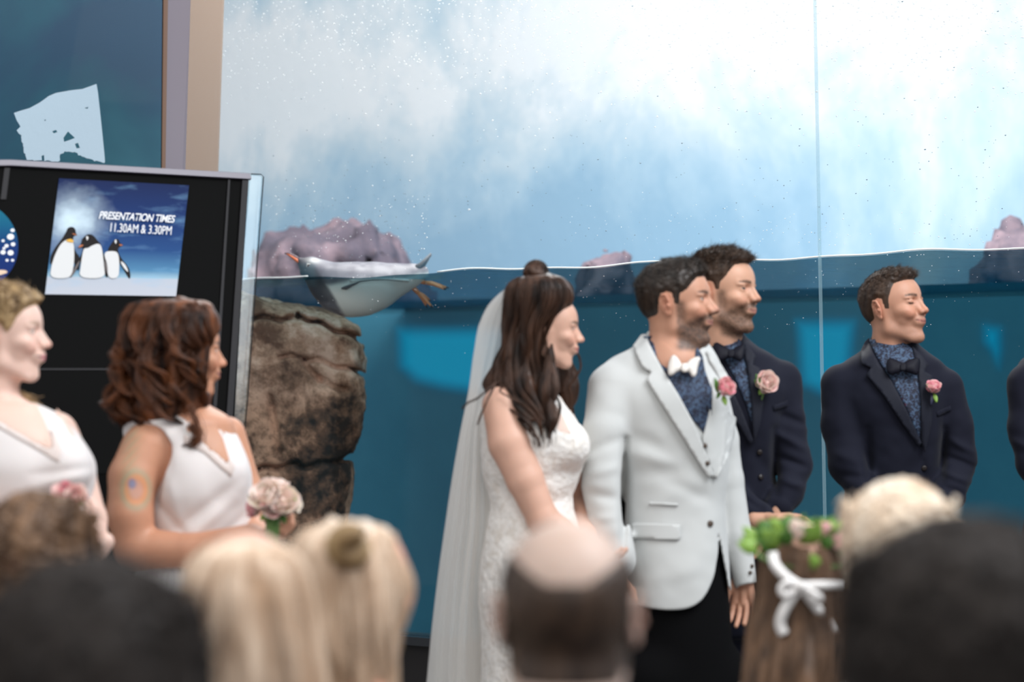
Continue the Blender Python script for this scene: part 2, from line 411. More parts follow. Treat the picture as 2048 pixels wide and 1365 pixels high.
    e.u(ell(ep(-.05, .0, -2.6), (.75, .38, .75), er), .3)
    if q['ear']: F.u(e, .35)
    def f(p):
        p = p.copy(); p[:, 1] = np.abs(p[:, 1]) * sy
        return F(p)
    f.q = q
    return f
def skin_col(p, q, base, hair, lip=(.42, .13, .11), stub=0.0, brow=1.0, browc=None):
    """own colour of the skin at local head points"""
    x, y, z = p[:, 0], np.abs(p[:, 1]), p[:, 2]
    c = np.tile(np.array(base, float), (len(p), 1)); hair = np.array(hair, float)
    def mix(a, m): 
        nonlocal c
        c = c * (1 - m[:, None]) + np.array(a) * m[:, None]
    def g(cx, cy, cz, r): return np.exp(-(((x-cx)/r[0])**2 + ((y-cy)/r[1])**2 + ((z-cz)/r[2])**2))
    red = np.array(base) * np.array([1.02, .72, .66])
    mix(red, .55 * g(11.2, 0, 9.4, (1.6, 1.6, 1.2))); mix(red, .5 * g(7.6, 4, 8.9, (2, 1.8, 1.7))); mix(red, .6 * g(-.9, 8.2, 11.7, (2, 1.0, 3.2)))
    if stub:
        n = vnoise(p, .12, 3) * .25 + vnoise(p, .5, 4) * .15
        low = sstep(9.6, 7.2, z + .35 * (8 - x)) * sstep(.2, 2.4, x) * sstep(-1.2, .6, z + .1*x)
        mou = sstep(8.9, 8.2, z) * sstep(4.0, 2.8, y) * sstep(6.5, 7.5, x)
        side = sstep(.8, 2.0, x) * sstep(4.9, 2.6, x) * sstep(13.2, 11.5, z) * sstep(4, 5, y) * sstep(4.5, 6, z)
        lipm = np.exp(-((z - 6.4) / .75) ** 4) * sstep(3.0, 2.4, y) * sstep(8, 8.6, x)
        mk = np.clip(np.maximum(np.maximum(low, mou), side * .8) * (1 - lipm), 0, 1)
        mix(hair, np.clip(stub * mk * (1 + n), 0, .93))
    mz = 6.45 + .55 * q['smile']; zc = 6.45 + (mz - 6.45) * np.clip(y / 2.7, 0, 1) ** 2
    up = np.clip((z - zc) / (.72 - .18 * y), -9, 9); lo = (zc - z) / (.95 - .28 * y)
    lm = sstep(1.1, .8, np.maximum(up, lo)) * sstep(2.6, 2.3, y) * sstep(8.0, 8.5, x)
    mix(lip, .85 * lm)
    mix((.05, .02, .02), .9 * sstep(.16 + .3*q['open'], .05 + .25*q['open'], np.abs(z - zc + .02)) * sstep(2.9, 2.6, y) * sstep(8.0, 8.4, x))
    bz = 14.35 + .25 * np.sin(np.clip((y - 1.2) / 4, 0, 1) * 3.0); bm = sstep(.62, .25, np.abs(z - bz) + .08 * np.maximum(y-3, 0)) * sstep(.9, 1.5, y) * sstep(5.6, 4.6, y) * sstep(5, 6, x)
    bm = bm * (1 + .35 * vnoise(p * np.array([1, 1, .6]), .25, 9))
    mix(hair if browc is None else browc, np.clip(.8 * brow * bm, 0, 1))
    if not q['closed']:
        d = np.abs(z - (12.95 * 1.0) + .12 * (y - 3.2) ** 2)
        mix((.03, .02, .02), (.8 * (1.4 - q['male'] * .8)) * np.clip(sstep(.2, .05, d), 0, 1) * sstep(1.8, 2.1, y) * sstep(4.8, 4.4, y) * sstep(6.5, 7, x))
    else:
        mix((.05, .03, .02), .95 * sstep(.34, .12, np.abs(z - 12.02 - .07*(y-3.2)**2)) * sstep(1.8, 2.1, y) * sstep(4.6, 4.2, y) * sstep(6.5, 7, x))
    mix(red * .8, .35 * g(8.2, 1.9, 12.4, (1.2, .8, 1.2)))
    return np.clip(c, .004, 1)
class Head:
    """placement of a head: yaw 0 looks to +X (picture right), -90 looks at the camera; pitch>0 looks up"""
    def __init__(s, pos, yaw=0, pitch=0, roll=0, scale=1.0, piv=(0, 0, 11.6), **kw):
        s.M = np.array(Matrix.Rotation(R(yaw), 3, 'Z') @ Matrix.Rotation(R(-pitch), 3, 'Y') @ Matrix.Rotation(R(roll), 3, 'X'))
        s.s = .01 * scale; s.pos = np.array(pos, float); s.piv = np.array(piv, float); s.f = head_field(**kw); s.q = s.f.q
    def loc(s, p): return ((p - s.pos) @ s.M) / s.s + s.piv
    def wld(s, l): return ((np.atleast_2d(np.asarray(l, float)) - s.piv) * s.s) @ s.M.T + s.pos
    def W(s, x, y, z): return s.wld([(x, y, z)])[0]
    def field(s, p):
        r = np.sqrt(((p - s.W(0, 0, 11)) ** 2).sum(1)); out = r - 13.2 * s.s; near = r < 20 * s.s
        if near.any(): out = out.copy(); out[near] = s.f(s.loc(p[near])) * s.s
        return out
def eyes(h, parent, iris=(.08, .12, .14), look=(1, 0, 0)):
    if h.q['closed']: return
    lk = np.array(look, float); lk /= np.linalg.norm(lk)
    for sgn in (1, -1):
        c = np.array([7.02, 3.15 * sgn, 12.55]); n, k = 24, 16
        a = np.array((0, 0, 1.0)); u = np.cross(a, lk); u /= np.linalg.norm(u); v2 = np.cross(lk, u)
        v = []; col = []
        for i in range(k + 1):
            th = math.pi * i / k
            for j in range(n):
                ph = 2 * math.pi * j / n; d = math.cos(th) * lk + math.sin(th) * (math.cos(ph) * u + math.sin(ph) * v2)
                v.append(c + 1.21 * d); col.append((.01, .01, .01) if th < .25 else (iris if th < .55 else (.62, .56, .53)))
        f = [(i*n+j, (i+1)*n+j, (i+1)*n+(j+1) % n, i*n+(j+1) % n) for i in range(k) for j in range(n)]
        mesh_np('eye', h.wld(v), np.array(f), parent, M_EYE, True, np.array(col))
def short_hair(h, parent, m, hl, thick, n=5200, seed=1, length=2.2, tuft=.35, front=1.0, rad=.00035, fade=None, comb=(-1, 0, .3), cut_ear=True, lift=.18, cap=True):
    """hair cap over the scalp plus short strands; hl(x,y,z)->signed amount, >0 where hair grows"""
    f0 = getattr(h, 'fx', None) or h.f
    def hf(p):
        l = p
        return hl(l[:, 0], np.abs(l[:, 1]), l[:, 2])
    def capf(l):
        g = hf(l); t = thick(l[:, 0], np.abs(l[:, 1]), l[:, 2]) * sstep(-.1, 1.4, g)
        n1 = vnoise(l * np.array([.6, 1, 1]), .9, seed) * tuft + vnoise(l, .35, seed + 1) * tuft * .45
        return f0(l) - t * (1 + n1) + np.where(g < 0, .12 + np.minimum(-g, 2) * .3, 0)
    obj = None
    if cap:
        V, Fc = surface(capf, (-12, -9.5, 4), (12, 9.5, 26), .3)
        keep = hf(V) > -.15
        # keep only faces where hair grows, and the outer side
        Fc = Fc[keep[Fc].all(1)]
        used = np.unique(Fc); mp = np.full(len(V), -1); mp[used] = np.arange(len(used)); 
        obj = mesh_np('hair', h.wld(V[used]), mp[Fc], parent, m, True)
        src = V[used]
    # strands
    rs = np.random.RandomState(seed); pts = src[rs.randint(0, len(src), n)] if len(src) else np.zeros((0, 3))
    e = .1; g = np.stack([capf(pts + np.eye(3)[k] * e) - capf(pts - np.eye(3)[k] * e) for k in range(3)], 1); g /= np.linalg.norm(g, axis=1)[:, None] + 1e-9
    cd = comb(pts) if callable(comb) else np.tile(np.array(comb, float), (n, 1))
    cd = cd - (cd * g).sum(1)[:, None] * g; cd /= np.linalg.norm(cd, axis=1)[:, None] + 1e-9
    cd = cd + rs.normal(0, .22 if rad < .00045 else .10, (n, 3)) + (0 if rad < .00045 else .35 * np.stack([vnoise(pts, 2.2, seed + k) for k in (5, 6, 7)], 1)); K = 5
    ln = length * thick(pts[:, 0], np.abs(pts[:, 1]), pts[:, 2]) * rs.uniform(.5, 1.1, n)
    st = []
    for i in range(K):
        t = i / (K - 1); st.append(pts + ln[:, None] * (t * cd + (lift * t * (1 - .45 * t)) * g) - .12 * g)
    st = np.stack(st, 1)
    S = h.wld(st.reshape(-1, 3)).reshape(n, K, 3)
    c = curves_obj('hair_strands', S, rad * np.array([1, 1, .9, .7, .2]), obj or parent, m)
    return obj
# ---------------------------------------------------------------- figure helpers
from mathutils.geometry import delaunay_2d_cdt
def polysdf(px, py, poly):
    """signed distance in pixels, negative inside"""
    v = np.array(poly, float); n = len(v); d = np.full(len(px), 1e18); s = np.ones(len(px))
    for i in range(n):
        a = v[i]; b = v[i-1]; e = b - a; wx = px - a[0]; wy = py - a[1]
        t = np.clip((wx*e[0] + wy*e[1]) / (e @ e + 1e-12), 0, 1)
        d = np.minimum(d, (wx - e[0]*t)**2 + (wy - e[1]*t)**2)
        c1 = py >= a[1]; c2 = py < b[1]; c3 = e[0]*wy > e[1]*wx
        s = np.where((c1 & c2 & c3) | (~c1 & ~c2 & ~c3), -s, s)
    return s * np.sqrt(d)
def rowsL(D, rows):
    """(py, xl, xr, ry, ddepth) -> loft rows"""
    out = []
    for r in rows:
        py, xl, xr, ry = r[:4]; dd = r[4] if len(r) > 4 else 0
        a = P(xl, py, D + dd); b = P(xr, py, D + dd); out.append((a[2], (a[0]+b[0])/2, a[1], abs(b[0]-a[0])/2, ry))
    return out
def pixcut(poly, D0, D1):
    """region behind a picture polygon between two depths"""
    def f(p):
        x, y, D = pix(p); d = polysdf(x, y, poly) * D / FPX
        return np.maximum(d, np.maximum(D0 - D, D - D1))
    return f
def folds(lst, D0=None, D1=None):
    """creases: (x0,y0,x1,y1,width_px,amp_m); positive amp = ridge"""
    def f(p):
        x, y, D = pix(p); r = np.zeros(len(p))
        for x0, y0, x1, y1, wd, am in lst:
            ex, ey = x1-x0, y1-y0; t = np.clip(((x-x0)*ex + (y-y0)*ey) / (ex*ex+ey*ey+1e-9), 0, 1)
            d2 = (x-x0-ex*t)**2 + (y-y0-ey*t)**2; r -= am * np.exp(-d2/wd**2) * (1 - .6*np.abs(2*t-1)**2)
        if D1 is not None: r = r * sstep(D1, D1 - .05, D)
        return r
    return f
def wrinkle(amp, s, seed, st=(1, 1, 1)):
    return lambda p: amp * vnoise(p * np.array(st), s, seed)
def bounds(pts, pad): 
    a = np.array(pts); return a.min(0) - pad, a.max(0) + pad
def fieldmesh(name, f, lo, hi, h, parent, m, colf=None):
    V, F = surface(f, lo, hi, h)
    return mesh_np(name, V, F, parent, m, True, None if colf is None else colf(V))
def resample(poly, step, closed=True):
    out = []; n = len(poly)
    for i in range(n if closed else n-1):
        a = np.array(poly[i], float); b = np.array(poly[(i+1) % n], float); k = max(1, int(np.linalg.norm(b-a) / step))
        for j in range(k): out.append(a + (b-a)*j/k)
    if not closed: out.append(np.array(poly[-1], float))
    return out
def smoothpoly(poly, it=2):
    for _ in range(it):
        q = []
        for i in range(len(poly)):
            a = np.array(poly[i], float); b = np.array(poly[(i+1) % len(poly)], float); q += [a*.75+b*.25, a*.25+b*.75]
        poly = q
    return poly
def drape(name, poly, target, off, thick, m, parent, step=6, D0=None, roll=None, smooth=0, pillow=0):
    """cloth piece whose outline is laid from the front onto the surface of `target`"""
    if smooth: poly = smoothpoly(poly, smooth)
    bd = resample(poly, step); n = len(bd); a = np.array(bd)
    gx, gy = np.meshgrid(np.arange(a[:, 0].min(), a[:, 0].max(), step), np.arange(a[:, 1].min(), a[:, 1].max(), step)); g = np.stack([gx.ravel(), gy.ravel()], 1)
    sd = polysdf(g[:, 0], g[:, 1], poly); g = g[sd < -step * .5]
    pts = [Vector((float(q[0]), float(q[1]))) for q in list(bd) + list(g)]
    v2, _, tris, *_ = delaunay_2d_cdt(pts, [], [list(range(n))], 1, 1e-4)
    hits = []; 
    for q in v2:
        d = Vector(P(q.x, q.y, 1.0) - CAMP).normalized(); r = target.ray_cast(Vector(CAMP), d)
        hits.append((np.array(r[0]), np.array(r[1]), r[3]) if r[0] is not None else None)
    ok = [i for i, k in enumerate(hits) if k is not None]
    if not ok: return None
    P2 = np.array([[q.x, q.y] for q in v2]); V = []; N = []
    dep = {i: pix(hits[i][0])[2] for i in ok}
    okP = P2[ok]; okD = np.array([dep[i] for i in ok])
    for i, q in enumerate(v2):
        if hits[i] is None:
            dd = ((okP - P2[i])**2).sum(1); j = np.argsort(dd)[:3]; D = okD[j].mean()
        else: D = dep[i]
        V.append([q.x, q.y, D])
    V = np.array(V)
    # smooth the depth a little so that the piece lies like cloth
    nb = [[] for _ in V]
    for t in tris:
        for k in range(len(t)): nb[t[k]].append(t[k-1]); nb[t[k-1]].append(t[k])
    for _ in range(3): V[:, 2] = [.5*V[i, 2] + .5*np.mean(V[nb[i], 2]) if nb[i] else V[i, 2] for i in range(len(V))]
    sd = np.maximum(-polysdf(V[:, 0], V[:, 1], poly), 0)
    W = np.array([P(x, y, D - off - (pillow * (1 - math.exp(-s / 6)) if pillow else 0)) for (x, y, D), s in zip(V, sd)])
    o = mesh_np(name, W, [tuple(t) for t in tris], parent, m, True)
    md = o.modifiers.new('thickness', 'SOLIDIFY'); md.thickness = thick; md.offset = 0
    return o
def sheet(name, rows, m, parent, thick=0, smooth=True):
    """grid surface from rows of 3d points"""
    k = len(rows[0]); v = [p for r in rows for p in r]
    f = np.array([(i*k+j, i*k+j+1, (i+1)*k+j+1, (i+1)*k+j) for i in range(len(rows)-1) for j in range(k-1)])
    o = mesh_np(name, np.array(v), f, parent, m, smooth)
    if thick: md = o.modifiers.new('t', 'SOLIDIFY'); md.thickness = thick; md.offset = 0
    return o
def hair_flow(name, rows, D, parent, m, n=6000, locks=46, wave=.010, curl=.35, freq=26, seed=1, rad=.0006, K=26, end=(.75, 1.0), start=(0, .15), top=None, reject=None, spread=.22, arc=(0, 360), tight=0):
    """long hair that flows down a stack of ellipses, in wavy locks"""
    L = np.array(rowsL(D, rows)); g = cubic(L[:, 0], L[:, 1:]); zt, zb = L[0, 0], L[-1, 0]
    rs = np.random.RandomState(seed); lk = rs.randint(0, locks, n)
    th0 = R(arc[0]) + (np.arange(locks) + rs.uniform(-.3, .3, locks)) / locks * R(arc[1] - arc[0]); ph = rs.uniform(0, 6.28, locks); rho0 = rs.uniform(.82, 1.04, locks); fr = freq * rs.uniform(.75, 1.25, locks)
    e_l = rs.uniform(end[0], end[1], locks); s_l = rs.uniform(start[0], start[1], locks)
    dth = rs.normal(0, spread * 6.28 / locks * 2.2, n); drh = rs.normal(0, .05, n); ee = np.clip(e_l[lk] + rs.normal(0, .03, n), .1, 1.03)
    t = np.linspace(0, 1, K)[None, :]; u = s_l[lk][:, None] + (ee - s_l[lk])[:, None] * t
    z = zt + (zb - zt) * u; q = g(z.ravel()).reshape(n, K, 4)
    arc_l = (zt - z)
    env = np.clip((u - .12) * 3, 0, 1)
    th = (th0[lk] + 0)[:, None] + dth[:, None] * (1 - .45 * t * (1 if not tight else 1.6)) + curl * env * np.sin(fr[lk][:, None] * arc_l + ph[lk][:, None]) * .25
    rh = rho0[lk][:, None] + drh[:, None] * (1 - .4 * t)
    wv = wave * env * np.cos(fr[lk][:, None] * arc_l + ph[lk][:, None])
    x = q[..., 0] + (q[..., 2] * rh + wv) * np.cos(th); y = q[..., 1] + (q[..., 3] * rh + wv) * np.sin(th)
    zz = z + .4 * wave * env * np.sin(2 * fr[lk][:, None] * arc_l + ph[lk][:, None])
    S = np.stack([x, y, zz], -1)
    if reject is not None: S = S[(reject(S.reshape(-1, 3)).reshape(n, K) < 0).sum(1) < 2]
    return curves_obj(name, S, rad * np.linspace(1, .45, K), parent, m)
def hair_mass(name, rows, D, parent, m, h=.006, shrink=.004, amp=.004, seed=3, extra=None, s=.02):
    L = rowsL(D, rows); f = Field().u(loft([(a, b, c, max(d-shrink, .002), max(e-shrink, .002)) for a, b, c, d, e in L])).d(wrinkle(amp, s, seed, (1, 1, .35)))
    if extra: extra(f)
    L = np.array(L); lo = np.array([(L[:, 1]-L[:, 3]).min(), (L[:, 2]-L[:, 4]).min(), L[:, 0].min()]) - .03; hi = np.array([(L[:, 1]+L[:, 3]).max(), (L[:, 2]+L[:, 4]).max(), L[:, 0].max()]) + .03
    return fieldmesh(name, f, lo, hi, h, parent, m)
def hand(wrist, dirv, palmn, s=1.0, curl=.5, side=1, spread=.12):
    """field of a hand: palm, four bent fingers of different lengths, thumb from the side of the palm"""
    wv = np.array(wrist, float); d = np.array(dirv, float); d /= np.linalg.norm(d); n = np.array(palmn, float); n -= (n @ d) * d; n /= np.linalg.norm(n); sd = np.cross(d, n) * side
    s = s * .01
    def w_(a, b, c): return wv + s * (a * d + b * sd + c * n)
    F = Field(); F.u(cone(w_(-3, 0, 0), w_(1, 0, 0), 2.5*s, 2.5*s)).u(cone(w_(1.5, -1.6, 0), w_(8, -2.6, 0), 1.3*s, 1.15*s), .8*s).u(cone(w_(1.5, 1.5, 0), w_(8, 2.6, 0), 1.3*s, 1.0*s), .8*s).u(cone(w_(2, 0, 0), w_(8.4, 0, 0), 1.5*s, 1.25*s), .8*s)
    for i, (b, ln) in enumerate(((-2.9, 7.0), (-.95, 7.8), (1.0, 7.3), (2.9, 5.8))):
        a0 = 8.4 - .25 * (i - 1)**2 * .8; pts = [w_(a0, b, 0)]; ang = 0; pos = np.array([a0, b, 0.0])
        for j, fr in enumerate((.45, .3, .25)):
            ang += curl * (.75, 1.0, .7)[j]
            pos = pos + fr * ln * np.array([math.cos(ang), spread * (i - 1.5) * .5, math.sin(ang)]); pts.append(w_(*pos))
        r = (.95, .85, .78, .66) if i < 3 else (.85, .75, .68, .58)
        F.u(chain(pts, [k*s for k in r], .2*s), .35*s)
    F.u(chain([w_(2.2, -2.2, .4), w_(4.6, -4.1, 1.3), w_(7.0, -4.6, 2.0), w_(9.0, -4.2, 2.7)], [1.4*s, 1.15*s, .95*s, .75*s], .3*s), .6*s)
    return F
def petal_mesh(mb, c, ax, r, th, tilt, wdt, hgt, cup):
    """one cupped rose petal around axis ax"""
    ax = ax / np.linalg.norm(ax); u = np.cross(ax, (0.3, .2, 1.0)); u /= np.linalg.norm(u); v = np.cross(ax, u)
    out = math.cos(th)*u + math.sin(th)*v; tan = -math.sin(th)*u + math.cos(th)*v; vs = []
    for i in range(5):
        t = i/4
        for j in range(5):
            s = (j-2)/2; wd = wdt * math.sin(math.pi * (.18 + .62*t)) * s
            rr = r * (.35 + .65*math.sin(t*1.9)) + tilt * t**3 * r - cup * r * s*s * .35
            vs.append(c + ax * (hgt * t * (1 - .12*s*s)) + out * rr + tan * wd)
    mb.add(vs, [(i*5+j, i*5+j+1, (i+1)*5+j+1, (i+1)*5+j) for i in range(4) for j in range(4)])
def rose(parent, c, ax, r, mats, seed=0, layers=((3, .25, .0), (4, .5, .1), (5, .78, .35), (6, 1.0, .8)), each=True):
    rs = np.random.RandomState(seed); c = np.array(c, float); ax = np.array(ax, float); ax /= np.linalg.norm(ax)
    body = MB(); pts = []; n = 8
    for i, (t, k) in enumerate(((-.9, .2), (-.6, .6), (-.1, .72), (.35, .5), (.6, .12))): pts.append((t, k))
    body.tube([c + ax*t*r for t, k in pts], [k*r*.8 for t, k in pts], 10); bo = body.build('rose_heart', mats[0], parent, True)
    for li, (k, rr, tl) in enumerate(layers):
        for j in range(k):
            mb = MB(); th = 2*math.pi*(j + .5*li + rs.uniform(-.15, .15))/k
            petal_mesh(mb, c - ax*r*.7, ax, r*rr, th, tl*.45*rs.uniform(.7, 1.3), r*(.5 + .5*rr)*1.15, r*(1.75 - .35*tl + rs.uniform(-.1, .1)), 1.0)
            o = mb.build('petal', mats[(li + j) % len(mats)], parent, True); md = o.modifiers.new('t', 'SOLIDIFY'); md.thickness = .0006; sb = o.modifiers.new('s', 'SUBSURF'); sb.levels = sb.render_levels = 1
def leaf(parent, a, b, wd, m, n=(0, -1, 0), bend=.2, name='leaf'):
    a = np.array(a, float); b = np.array(b, float); d = b - a; L = np.linalg.norm(d); n = np.array(n, float); sd = np.cross(d/L, n); sd /= np.linalg.norm(sd); nn = np.cross(sd, d/L); vs = []
    K = 7
    for i in range(K):
        t = i/(K-1); w_ = wd * math.sin(math.pi * min(1, t*.93 + .05))**.8 * (1 - .25*t)
        for s in (-1, 0, 1): vs.append(a + d*t + sd*w_*s + nn*(bend*L*math.sin(t*math.pi)*.5 + (.18*wd if s else 0)))
    f = [(i*3+j, i*3+j+1, (i+1)*3+j+1, (i+1)*3+j) for i in range(K-1) for j in range(2)]
    o = mesh_np(name, vs, f, parent, m, True); md = o.modifiers.new('t', 'SOLIDIFY'); md.thickness = .0006
    return o
# ================================================================ THE PLACE
def invD(px): return 1 / (.1 + (900 - px) * 1.66e-5)
def G(px, py, back=0.0):
    """point on the plane of the big glass (back: metres further along the plane's normal)"""
    a, b = P(900, 793, 10.0), P(2048, 793, 8.4); d = (b - a); d[2] = 0; d /= np.linalg.norm(d); nrm = np.array([-d[1], d[0], 0])
    if nrm[1] < 0: nrm = -nrm
    a = a + nrm * back; r = P(px, py, 1.0) - CAMP; t = ((a - CAMP) @ nrm) / (r @ nrm); return CAMP + r * t
GA = P(900, 793, 10.0); GD = P(2048, 793, 8.4) - GA; GD[2] = 0; GD /= np.linalg.norm(GD); GN = np.array([-GD[1], GD[0], 0]); GN = GN if GN[1] > 0 else -GN
def GW(s, z, back=0): p = GA + GD * s + GN * back; return np.array([p[0], p[1], z])
def gs(p): return float((np.asarray(p) - GA) @ GD)
def structure(o): o['kind'] = 'structure'; return o
# --- materials of the place
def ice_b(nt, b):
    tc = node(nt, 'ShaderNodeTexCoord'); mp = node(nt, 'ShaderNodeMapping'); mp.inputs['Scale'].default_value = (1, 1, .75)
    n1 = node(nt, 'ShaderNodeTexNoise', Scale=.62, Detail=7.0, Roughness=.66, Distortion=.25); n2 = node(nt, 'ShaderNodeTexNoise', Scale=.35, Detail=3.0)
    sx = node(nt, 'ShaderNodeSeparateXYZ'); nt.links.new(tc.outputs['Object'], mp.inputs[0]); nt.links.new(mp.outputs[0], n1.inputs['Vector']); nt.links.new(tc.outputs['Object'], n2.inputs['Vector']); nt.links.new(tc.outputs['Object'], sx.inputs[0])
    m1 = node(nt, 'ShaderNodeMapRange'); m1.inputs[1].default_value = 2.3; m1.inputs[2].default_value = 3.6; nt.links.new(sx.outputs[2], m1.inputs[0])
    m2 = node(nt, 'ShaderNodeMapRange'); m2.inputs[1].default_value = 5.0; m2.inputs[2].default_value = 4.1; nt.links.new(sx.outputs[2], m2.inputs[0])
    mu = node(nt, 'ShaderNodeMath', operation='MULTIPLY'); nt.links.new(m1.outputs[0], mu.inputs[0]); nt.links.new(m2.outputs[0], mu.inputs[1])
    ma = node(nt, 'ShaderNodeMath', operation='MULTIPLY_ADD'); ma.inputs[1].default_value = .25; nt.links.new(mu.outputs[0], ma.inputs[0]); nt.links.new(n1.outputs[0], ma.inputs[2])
    r = ramp(nt, [(.46, (.34, .51, .66)), (.57, (.46, .61, .73)), (.67, (.63, .72, .79)), (.78, (.88, .88, .90))]); nt.links.new(ma.outputs[0], r.inputs[0]); nt.links.new(r.outputs[0], b.inputs['Base Color'])  # white patches: frosty paint, with window reflections put into the colour
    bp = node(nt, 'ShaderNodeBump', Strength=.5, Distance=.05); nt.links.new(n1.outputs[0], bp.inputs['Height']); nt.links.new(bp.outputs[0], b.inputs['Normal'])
M_ICE = mat('ice_wall_painted_glare', rough=.9, build=ice_b)
def tank_b(nt, b):
    tc = node(nt, 'ShaderNodeTexCoord'); n1 = node(nt, 'ShaderNodeTexNoise', Scale=.9, Detail=5.0, Roughness=.6); nt.links.new(tc.outputs['Object'], n1.inputs['Vector'])
    r = ramp(nt, [(.35, (.05, .205, .31)), (.65, (.07, .27, .385))]); nt.links.new(n1.outputs[0], r.inputs[0]); nt.links.new(r.outputs[0], b.inputs['Base Color'])
M_TANK = mat('teal_tank_wall', rough=.9, build=tank_b, spec=.1)
def rock_b(c0, c1, c2, sc=3.0, hgt=None):
    def f(nt, b):
        tc = node(nt, 'ShaderNodeTexCoord'); n1 = node(nt, 'ShaderNodeTexNoise', Scale=sc, Detail=8.0, Roughness=.65); n2 = node(nt, 'ShaderNodeTexNoise', Scale=sc*7, Detail=6.0, Roughness=.7)
        nt.links.new(tc.outputs['Object'], n1.inputs['Vector']); nt.links.new(tc.outputs['Object'], n2.inputs['Vector'])
        r = ramp(nt, [(.38, c0), (.5, c1), (.62, c2)]); ad = node(nt, 'ShaderNodeMath', operation='MULTIPLY_ADD'); ad.inputs[1].default_value = .45; nt.links.new(n2.outputs[0], ad.inputs[0]); sb = node(nt, 'ShaderNodeMath', operation='SUBTRACT'); sb.inputs[1].default_value = .225
        nt.links.new(n1.outputs[0], ad.inputs[2]); nt.links.new(ad.outputs[0], sb.inputs[0]); nt.links.new(sb.outputs[0], r.inputs[0])
        last = r.outputs[0]
        if hgt:   # paler, pinker colour towards the water line
            sx = node(nt, 'ShaderNodeSeparateXYZ'); nt.links.new(tc.outputs['Object'], sx.inputs[0]); mr = node(nt, 'ShaderNodeMapRange'); mr.inputs[1].default_value = hgt[0]; mr.inputs[2].default_value = hgt[1]; nt.links.new(sx.outputs[2], mr.inputs[0])
            a2 = node(nt, 'ShaderNodeMath', operation='MULTIPLY_ADD'); a2.inputs[1].default_value = .5; nt.links.new(n1.outputs[0], a2.inputs[0]); nt.links.new(mr.outputs[0], a2.inputs[2]); m3 = node(nt, 'ShaderNodeMapRange'); m3.inputs[1].default_value = .55; m3.inputs[2].default_value = 1.2; nt.links.new(a2.outputs[0], m3.inputs[0])
            mx = node(nt, 'ShaderNodeMix', data_type='RGBA'); nt.links.new(m3.outputs[0], mx.inputs['Factor']); nt.links.new(last, mx.inputs['A'])
            r4 = ramp(nt, [(.38, (.22, .10, .06)), (.5, (.60, .34, .23)), (.62, (.88, .60, .48))]); nt.links.new(sb.outputs[0], r4.inputs[0]); nt.links.new(r4.outputs[0], mx.inputs['B']); last = mx.outputs['Result']
        nt.links.new(last, b.inputs['Base Color'])
        bp = node(nt, 'ShaderNodeBump', Strength=.8, Distance=.02); nt.links.new(n2.outputs[0], bp.inputs['Height']); nt.links.new(bp.outputs[0], b.inputs['Normal'])
    return f
M_ROCK = mat('tank_rock', rough=.9, build=rock_b((.012, .008, .007), (.15, .078, .048), (.52, .29, .19), 3.2, (1.15, 1.75)))
M_ROCKF = mat('far_rock', rough=.9, build=rock_b((.16, .13, .17), (.27, .20, .24), (.42, .29, .33), 1.1))
def water_b(nt, b):
    out = nt.nodes['Material Output']; gl = node(nt, 'ShaderNodeBsdfGlossy'); gl.inputs['Roughness'].default_value = .12; gl.inputs[0].default_value = (.06, .24, .34, 1); tr = node(nt, 'ShaderNodeBsdfTransparent'); tr.inputs[0].default_value = (.42, .66, .73, 1)
    tc = node(nt, 'ShaderNodeTexCoord'); n = node(nt, 'ShaderNodeTexNoise', Scale=5.0, Detail=3.0); bp = node(nt, 'ShaderNodeBump', Strength=.5, Distance=.06); nt.links.new(tc.outputs['Object'], n.inputs['Vector']); nt.links.new(n.outputs[0], bp.inputs['Height']); nt.links.new(bp.outputs[0], gl.inputs['Normal'])
    mx = node(nt, 'ShaderNodeMixShader'); mx.inputs[0].default_value = .24; nt.links.new(gl.outputs[0], mx.inputs[1]); nt.links.new(tr.outputs[0], mx.inputs[2]); nt.links.new(mx.outputs[0], out.inputs[0])
M_WATER = mat('water_surface', build=water_b)
def glass_b(tint, fac, rough=0.0, film=0):
    def f(nt, b):
        out = nt.nodes['Material Output']; t = node(nt, 'ShaderNodeBsdfTransparent'); t.inputs[0].default_value = (*tint, 1); g = node(nt, 'ShaderNodeBsdfGlossy'); g.inputs['Roughness'].default_value = rough; g.inputs[0].default_value = (1, 1, 1, 1)
        m = node(nt, 'ShaderNodeMixShader'); m.inputs[0].default_value = fac; nt.links.new(t.outputs[0], m.inputs[1]); nt.links.new(g.outputs[0], m.inputs[2]); nt.links.new(m.outputs[0], out.inputs[0])
    return f
M_GLASS = mat('clear_glass', build=glass_b((.985, .995, .99), .006)); M_ACRYL = mat('clear_acrylic', build=glass_b((.86, .93, .95), .02, .15))

